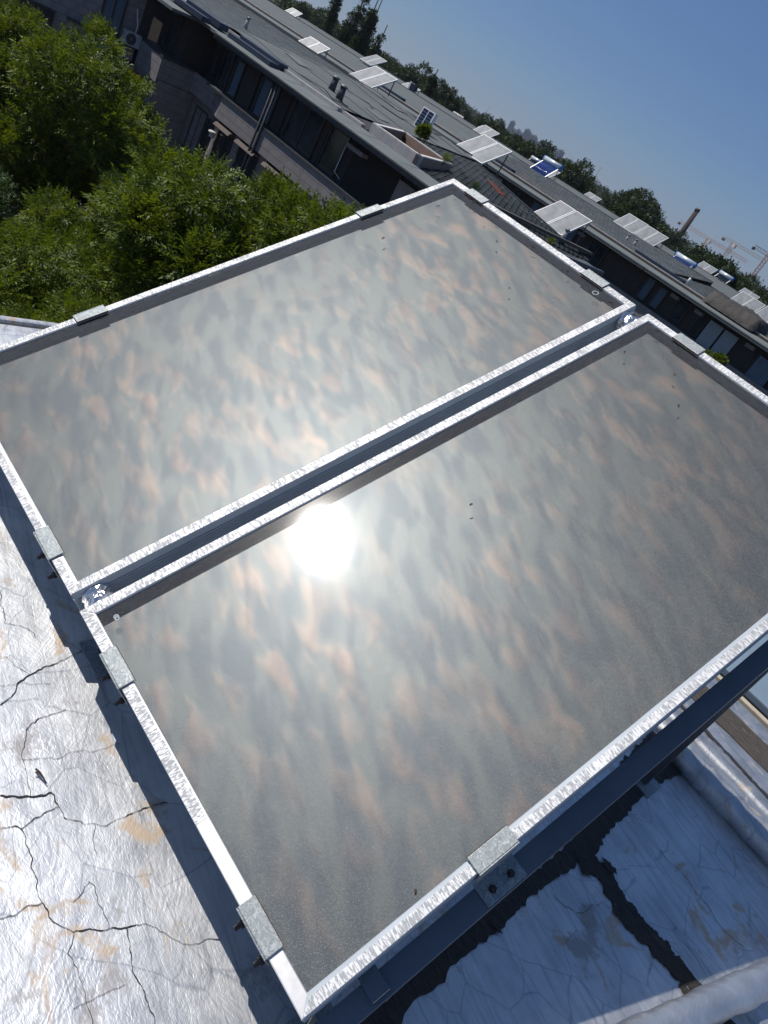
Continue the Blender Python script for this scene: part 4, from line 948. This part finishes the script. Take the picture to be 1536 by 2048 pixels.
# air conditioner on the wing wall
ac = thing('air_conditioner', 'white air conditioner outdoor unit with round dark fan on the stone wall at top left', 'air conditioner', (-35.15, 17.45, -3.62))
MB().box(-.14, .14, -.38, .38, .02, .58).obj('casing', M['acw'], ac); MB().tube([(.14, -.08, .30), (.155, -.08, .30)], .235, 24).obj('fan_grille', M['fascia'], ac)
MB().tube([(.155, -.08, .30), (.17, -.08, .30)], .05, 12).obj('hub', M['acw'], ac)
for k in range(6):
    a = k*PI/6; MB().bar((.165, -.08-.22*math.cos(a), .30-.22*math.sin(a)), (.165, -.08+.22*math.cos(a), .30+.22*math.sin(a)), .012).obj('grille_bar', M['rack'], ac)
MB().tube([(.0, .1, .58), (.02, .1, .9), (-.12, -.05, 1.5)], .025, 6).obj('hose', M['white'], ac)

# ================================================================== VEGETATION
def sprigs(rs, centers, radii, nsp, nl, ll, lw, rl, up=.35, shell=.55, droop=0):
    """pinnate sprigs round cluster shells -> verts, faces arrays (quads)"""
    k = rs.choice(len(radii), nsp, p=radii**2/np.sum(radii**2)); c = centers[k]; r = radii[k]
    d = rs.normal(size=(nsp, 3)); d /= np.linalg.norm(d, axis=1)[:, None]
    rad = r*(shell+(1.06-shell)*rs.rand(nsp)**.6); p = c+d*rad[:, None]*np.array([1, 1, .85])
    ax = d+rs.normal(size=(nsp, 3))*.55+np.array([0, 0, up-droop]); ax /= np.linalg.norm(ax, axis=1)[:, None]
    sd_ = np.cross(ax, np.array([0, 0, 1.0])+rs.normal(size=(nsp, 3))*.35); sd_ /= np.linalg.norm(sd_, axis=1)[:, None]+1e-9
    V = []
    for i in range(nl):
        f = (i+1)/nl; sgn = 1 if i % 2 else -1
        base = p+ax*(rl*f)[..., None] if np.ndim(rl) else p+ax*(rl*f)
        ld = (ax*.75+sd_*sgn*(1.0 if i < nl-1 else .05)+rs.normal(size=(nsp, 3))*.18); ld /= np.linalg.norm(ld, axis=1)[:, None]
        nr = np.cross(ax, sd_); wv = np.cross(ld, nr); wv /= np.linalg.norm(wv, axis=1)[:, None]+1e-9
        s_ = (ll*(.8+.4*rs.rand(nsp)))[:, None]
        dr = np.array([0, 0, -1.0])*s_*.18
        V.append(np.stack([base, base+ld*s_*.45+wv*lw/2*s_/ll, base+ld*s_+dr, base+ld*s_*.45-wv*lw/2*s_/ll], axis=1))
    V = np.stack(V, axis=1).reshape(-1, 3)
    return V
def quads_mesh(name, V, mat):
    nq = len(V)//4; me = bpy.data.meshes.new(name); me.vertices.add(len(V)); me.vertices.foreach_set('co', V.astype(np.float32).ravel())
    me.loops.add(nq*4); me.loops.foreach_set('vertex_index', np.arange(nq*4, dtype=np.int32))
    me.polygons.add(nq); me.polygons.foreach_set('loop_start', np.arange(0, nq*4, 4, dtype=np.int32)); me.polygons.foreach_set('loop_total', np.full(nq, 4, dtype=np.int32))
    me.materials.append(mat); me.update(calc_edges=True); me.validate(); return me
def tree_clusters(rs, n, R_, H_, flat=1.0):
    C = []; rad = []
    for i in range(n):
        d = rs.normal(size=3); d /= np.linalg.norm(d); q = rs.rand()**.45
        C.append([d[0]*R_*q*.78, d[1]*R_*q*.78, d[2]*H_*q*.8]); rad.append(R_*(.20+.17*rs.rand()))
    return np.array(C), np.array(rad)
def trunk_mb(rs, C, rad, top, H0, r0=.16, n=10):
    mb = MB(); mb.tube([(0, 0, -H0), (.08, .05, -H0*.5), (0, 0, -.4), (.05, -.05, top*.5)], [r0*1.2, r0, r0*.75, r0*.3], 8)
    idx = rs.choice(len(C), min(n, len(C)), replace=False)
    for i in idx:
        s0 = np.array([0, 0, -H0*.35+rs.rand()*H0*.3]); e = C[i]; mid = (s0+e)/2+np.array([0, 0, .3])
        mb.tube([tuple(s0), tuple(mid), tuple(e)], [r0*.4, r0*.25, r0*.06], 5, False)
    return mb
near_var = []
for sv in range(3):
    rs = np.random.RandomState(20+sv); C, rad = tree_clusters(rs, 52, 3.3, 3.0)
    rad = rad*.60
    V = sprigs(rs, C, rad, 9000, 9, .14, .046, .34, up=.7, shell=.35)
    near_var.append((quads_mesh('crown', V, M['leaf']), trunk_mb(rs, C, rad, 2.0, 6.0).mesh('trunk', M['bark'])))
def place_tree(var, x, y, z, s_, rz, label, group=None, mat=None, name='leafy_tree'):
    return place_tree2(var, x, y, z, s_, rz, label, group, mat, name)
def place_tree2(var, x, y, z, s_, rz, label, group, mat, name):
    t_ = thing(name, label, 'tree', (x, y, GZ), rz, group)
    cr_ = mkobj('crown', var[0], t_); cr_.location = (0, 0, z-GZ); cr_.scale = (s_,)*3
    if mat: cr_.material_slots[0].link = 'OBJECT'; cr_.material_slots[0].material = M[mat]
    tk = mkobj('trunk', var[1], t_); tk.location = (0, 0, z-GZ); tk.scale = (s_, s_, (z-GZ)/6.0)
    return t_
NT = [
 (0, -27.2, 11.6, -5.7, 1.22, .4, 'tall leafy tree at the upper left, crown before the stone block wall', None),
 (1, -11.4, 8.2, -3.65, .84, 1.7, 'bright green leafy tree right of the left group, crown reaching the drainpipes of the facade', None),
 (2, -17.2, 8.6, -6.7, .86, 2.9, 'leafy tree in the middle of the left group, standing in front of the tall one', None),
 (1, -13.4, 4.7, -6.4, .82, 4.0, 'leafy tree at the left border just above the collector edge', None),
 (0, -8.6, 9.3, -2.65, .74, 5.1, 'rightmost leafy tree touching the long edge of the upper collector', None),
 (2, -9.2, 5.7, -5.2, .62, .9, 'small leafy tree just behind the lower clamp on the upper collector edge', None),
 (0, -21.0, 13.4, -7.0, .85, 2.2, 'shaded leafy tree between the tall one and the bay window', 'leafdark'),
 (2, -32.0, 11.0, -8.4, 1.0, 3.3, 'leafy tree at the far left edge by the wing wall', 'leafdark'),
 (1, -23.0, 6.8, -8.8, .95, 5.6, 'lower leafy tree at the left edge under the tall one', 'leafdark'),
]
for v_, x, y, z, s_, rz, lab, mt_ in NT: place_tree(near_var[v_], x, y, z, s_, rz, lab, None, mt_)  # leafdark on the deeper crowns paints in the darkness between trees
# shrubs in the court between first and second row
rs = np.random.RandomState(77); C, rad = tree_clusters(rs, 16, 1.5, 1.2)
shr = (quads_mesh('crown', sprigs(rs, C, rad, 3000, 7, .18, .09, .25, shell=.4), M['leaf']), trunk_mb(rs, C, rad, 1.0, 5.0, .08, 5).mesh('trunk', M['bark']))
for x, y, z, s_, lab in [(-14.0, 44.5, -3.5, .85, 'small tree before the pale window panels of the second row'), (-13.0, 44.0, -3.9, .55, 'low branchy sapling right beside the small tree before the window panels'), (-11.2, 41.0, -5.0, 1.1, 'bushy tree in the lower court, right of the small tree at the window panels'), (-9.0, 38, -5.4, 1.3, 'bushy tree at the right picture edge above the near collector')]:
    place_tree(shr, x, y, z, s_, x, lab, name='small_tree')
def bush(x, y, z, r, nsp, label, ll=.10, mat='leaf', name='bush'):
    rs = np.random.RandomState(int(abs(x*10))); C, rad = tree_clusters(rs, 8, r, r*.9)
    t_ = thing(name, label, 'plant', (x, y, z)); mkobj('foliage', quads_mesh('foliage', sprigs(rs, C, rad, nsp, 5, ll, ll*.5, .12, shell=.3), M[mat]), t_).location = (0, 0, r*.9)
    MB().tube([(0, 0, -.1), (0, 0, r)], [.02, .01], 5).obj('stem', M['bark'], t_)
bush(-23.6, 24.75, -.70, .42, 500, 'round green bush growing at the corner of the roof terrace')
bush(-20.7, 23.7, -.70, .16, 60, 'thin weed on the terrace parapet, left of its neighbour', .06, name='weed'); bush(-20.1, 22.9, -.70, .18, 60, 'thin weed on the terrace parapet, right of its neighbour', .06, name='weed')
bush(-19.0, 23.9, -1.0, .16, 90, 'dark weed at the right tip of the terrace parapet', .06, 'leafdark', 'weed')
bush(-15.2, 24.9, -1.15, .14, 60, 'small moss clump on the dark verge near the closest rooftop pair', .06, name='weed')
# far trees
far_var = []
for sv in range(4):
    rs = np.random.RandomState(40+sv); C, rad = tree_clusters(rs, 26, 3.6, 3.8)
    V = sprigs(rs, C, rad, 5200, 3, .27, .20, .38, shell=.4)
    far_var.append((quads_mesh('crown', V, M['leaffar']), MB().tube([(0, 0, -6), (0, 0, 1)], [.25, .12], 6).mesh('trunk', M['bark'])))
pop_var = []
for sv in range(3):
    rs = np.random.RandomState(60+sv); C = []; rad = []
    for i in range(48):
        h = rs.rand(); rr_ = (1.9*(1-h)**.6+.35)*(.55+.45*rs.rand()); a = rs.rand()*6.28
        C.append([rr_*math.cos(a)*.7, rr_*math.sin(a)*.7, -5+12*h]); rad.append(.45+.55*(1-h)*rs.rand()+.15)
    pop_var.append((quads_mesh('crown', sprigs(rs, np.array(C), np.array(rad), 4200, 3, .26, .20, .35, up=.9, shell=.35), M['leaffar']), MB().tube([(0, 0, -6), (0, 0, 5)], [.25, .08], 6).mesh('trunk', M['bark'])))
rnd = random.Random(3)
POP = [(-111.3, 90, 1.6, .82, 'tallest poplar, in the middle of the clump at the top of the picture'), (-115.4, 88.5, .6, .66, 'narrow poplar standing alone left of the tall clump'), (-108.0, 90, .3, .78, 'poplar at the right of the tall clump'), (-104.8, 91, -1.3, .68, 'short poplar at the right foot of the tall clump'), (-109.5, 92, .2, .72, 'poplar behind the middle of the tall clump'),
       (-92.5, 93, -2.2, .66, 'left poplar of the small group behind the white casing'), (-89.0, 94, -2.9, .66, 'right poplar of the small group behind the white casing'), (-82.0, 99, -3.2, .60, 'single dark poplar above the tiny collectors')]
for i, (x, y, z, s_, lab) in enumerate(POP):
    v_ = pop_var[i % 3]; t_ = thing('poplar_tree', lab, 'tree', (x, y, GZ), i*1.3)
    c_ = mkobj('crown', v_[0], t_); c_.location = (0, 0, z-GZ); c_.scale = (s_*1.15, s_*1.15, s_); k_ = mkobj('trunk', v_[1], t_); k_.location = (0, 0, z-GZ); k_.scale = (1, 1, (z-GZ)/6)
def fartree(x, y, top, s_, lab, grp, mat=None):
    v_ = rnd.choice(far_var); t_ = thing('broadleaf_tree', lab, 'tree', (x, y, GZ), rnd.random()*6, grp); z = top-4.2*s_
    c_ = mkobj('crown', v_[0], t_); c_.location = (0, 0, z-GZ); c_.scale = (s_, s_, s_*(.9+.3*rnd.random())); k_ = mkobj('trunk', v_[1], t_); k_.location = (0, 0, z-GZ); k_.scale = (1, 1, max(.2, (z-GZ)/6))
lab = 'dark green tree in the long tree belt behind the roofs'; grp = 'trees of the belt behind the roofs'
for i in range(46):
    x = -175+i*3.6+rnd.random()*2; y = 118+rnd.random()*16
    fartree(x, y, 1.7+1.9*rnd.random()+(1.2 if -75 < x < -62 else 0)-(.8 if x > -60 else 0), 1.0+.35*rnd.random(), lab, grp)
for i in range(34):
    x = -150+i*4.4+rnd.random()*3; y = 100+rnd.random()*10
    fartree(x, y, -1.4+1.9*rnd.random(), .95+.3*rnd.random(), lab, grp)
for i in range(34):
    x = -300+i*9+rnd.random()*5; y = 190+rnd.random()*30
    fartree(x, y, 1.9+1.8*rnd.random(), 1.4, lab, grp)
for i, (x, y, top, s_) in enumerate([(-52, 108, .2, 1.2), (-40, 101, 2.6, 1.35), (-36.5, 102, 2.0, 1.2), (-29, 100, 2.4, 1.5), (-23, 98, 1.2, 1.5), (-17, 99, .8, 1.5), (-11, 97, 1.5, 1.5), (-33, 104, 1.0, 1.2), (-27, 95, -.8, 1.2), (-19, 94, -1.2, 1.2), (-12, 93, -1.5, 1.2), (-5, 95, 1.5, 1.5)]):
    fartree(x, y, top, s_, 'big dark tree near the right edge, below the cranes', 'dark trees below the cranes')
# far wood as one mass
rs = np.random.RandomState(8); n_ = 700
C = np.stack([rs.rand(n_)*900-760, 300+rs.rand(n_)*900, rs.rand(n_)*3-4.5], axis=1); C[:, 0] -= (C[:, 1]-240)*.55
rad = 5+2*rs.rand(n_)
quad = sprigs(rs, C, rad, 110000, 2, 1.0, .75, 1.2, shell=.5)
mkobj('far_wood', quads_mesh('far_wood', quad, M['leaffar']), label='dark far wood stretching to the horizon behind the tree belt', cat='wood', kind='stuff')

# ================================================================== FAR THINGS
ch = thing('brick_chimney', 'tall dark brick chimney rising above the trees near the cranes', 'chimney', (-116.6, 250, GZ))
MB().tube([(0, 0, 0), (0, 0, 20.3)], [1.1, .75], 20).obj('shaft', M['brickstack'], ch); MB().tube([(0, 0, 19.7), (0, 0, 20.7)], [.86, .84], 20).obj('rim', M['fascia'], ch)
def lattice(mb, a, b, wdt, n_, th=.12):
    a, b = Vector(a), Vector(b); d = (b-a); dn = d.normalized(); u = Vector((0, 0, 1)) if abs(dn.z) < .7 else Vector((1, 0, 0)); x = dn.cross(u).normalized()*wdt/2; y = x.cross(dn).normalized()*wdt/2
    cs = [x+y, x-y, -x-y, -x+y]
    for c in cs: mb.bar(a+c, b+c, th)
    for i in range(n_):
        p, q = a+d*i/n_, a+d*(i+1)/n_
        for k in range(4): mb.bar(p+cs[k], q+cs[(k+1) % 4], th*.7)
    return mb
def crane(x, y, ztop, jib, cj, ang, label, mat, base=GZ, wd=2.0, apex=True):
    t_ = thing('tower_crane', label, 'crane', (x, y, base), ang); H_ = ztop-base
    lattice(MB(), (0, 0, 0), (0, 0, H_), wd, 16, .17).obj('mast', M[mat], t_); lattice(MB(), (0, 0, H_), (jib, 0, H_), 1.5, 22, .13).obj('jib', M[mat], t_)
    lattice(MB(), (0, 0, H_), (-cj, 0, H_), 1.5, 6, .14).obj('counter_jib', M[mat], t_); MB().box(-cj-.4, -cj+.8, -.7, .7, H_-1.5, H_-.2).obj('counterweight', M['fascia'], t_)
    MB().box(.6, 2.4, -1.6, -.2, H_-2.2, H_-.3).obj('cab', M['farwhite'], t_)
crane(-160.0, 400, 12.2, 19, 6.5, R(-8), 'tower crane at the right with dark counterweight, before the pale far sky', 'craney', wd=1.6)
crane(-194.0, 450, 8.8, 27, 22, R(-3), 'long orange crane jib reaching from behind the brick chimney', 'crane', wd=1.6)
crane(-134.5, 380, 14.6, 20, 8, R(35), 'orange crane mast at the right picture border', 'crane', wd=1.6)
for x, y, h, lab in [(-439.5, 700, 28, 'thin mast rising over the belt right of the blue tube heater'), (-603.5, 700, 22, 'thin mast over the belt left of the big far blocks')]:
    t_ = thing('antenna_mast', lab, 'mast', (x, y, GZ)); MB().tube([(0, 0, 0), (0, 0, h)], [.28, .15], 6).obj('mast', M['rack'], t_)
    for q in (.7, .82, .95): MB().bar((-1.3, 0, h*q), (1.3, 0, h*q), .15).obj('antenna_arm', M['rack'], t_)
rr = random.Random(9)
def fb(az, d, wd, h, mat, lab, grp):
    a = R(az); x, y = d*math.sin(a), d*math.cos(a); t_ = thing('high_rise', lab, 'building', (x, y, GZ), -a, grp)
    MB().box(-wd/2, wd/2, -7, 7, 0, h).obj('wall', M[mat], t_); MB().box(-wd/4, wd/4, -3, 3, h, h+3).obj('roof', M[mat], t_)
    k = MB()
    for q in range(int(h/3.2)): k.box(-wd/2+1, wd/2-1, -7.15, -7.02, 1+q*3.2, 2.5+q*3.2)
    k.obj('window_bands', M['darkframe'], t_, kind='stuff')
for i in range(15): fb(-38.9+i*.30+rr.random()*.1, 1900+rr.random()*300, 13+6*rr.random(), 22+rr.random()*16, 'farwall', 'hazy grey high rise block on the horizon left of the blue heater', 'hazy high rises on the left horizon')
for i in range(12): fb(-33.6+i*.28+rr.random()*.1, 1500+rr.random()*300, 14+8*rr.random(), 12+rr.random()*9, 'farwhite', 'small pale far block on the horizon right of the blue heater', 'pale blocks on the right horizon')
for i in range(5): fb(-27.7+i*.3, 1700+rr.random()*200, 14, 19+rr.random()*8, 'farwall', 'hazy far block behind the wood near the chimney', 'hazy blocks near the chimney')

# ================================================================== HAZE
hz = MB().box(-8900, 5900, -2900, 8900, GZ-1, 31)
t = MT('haze'); pv_ = t.n('ShaderNodeVolumePrincipled'); pv_.inputs['Color'].default_value = (.78, .86, 1.0, 1); pv_.inputs['Density'].default_value = .00011; pv_.inputs['Anisotropy'].default_value = .3
t.l(pv_.outputs[0], t.out.inputs['Volume'])
USE_HAZE = True
if USE_HAZE: hz.obj('haze', t.m, kind='stuff')
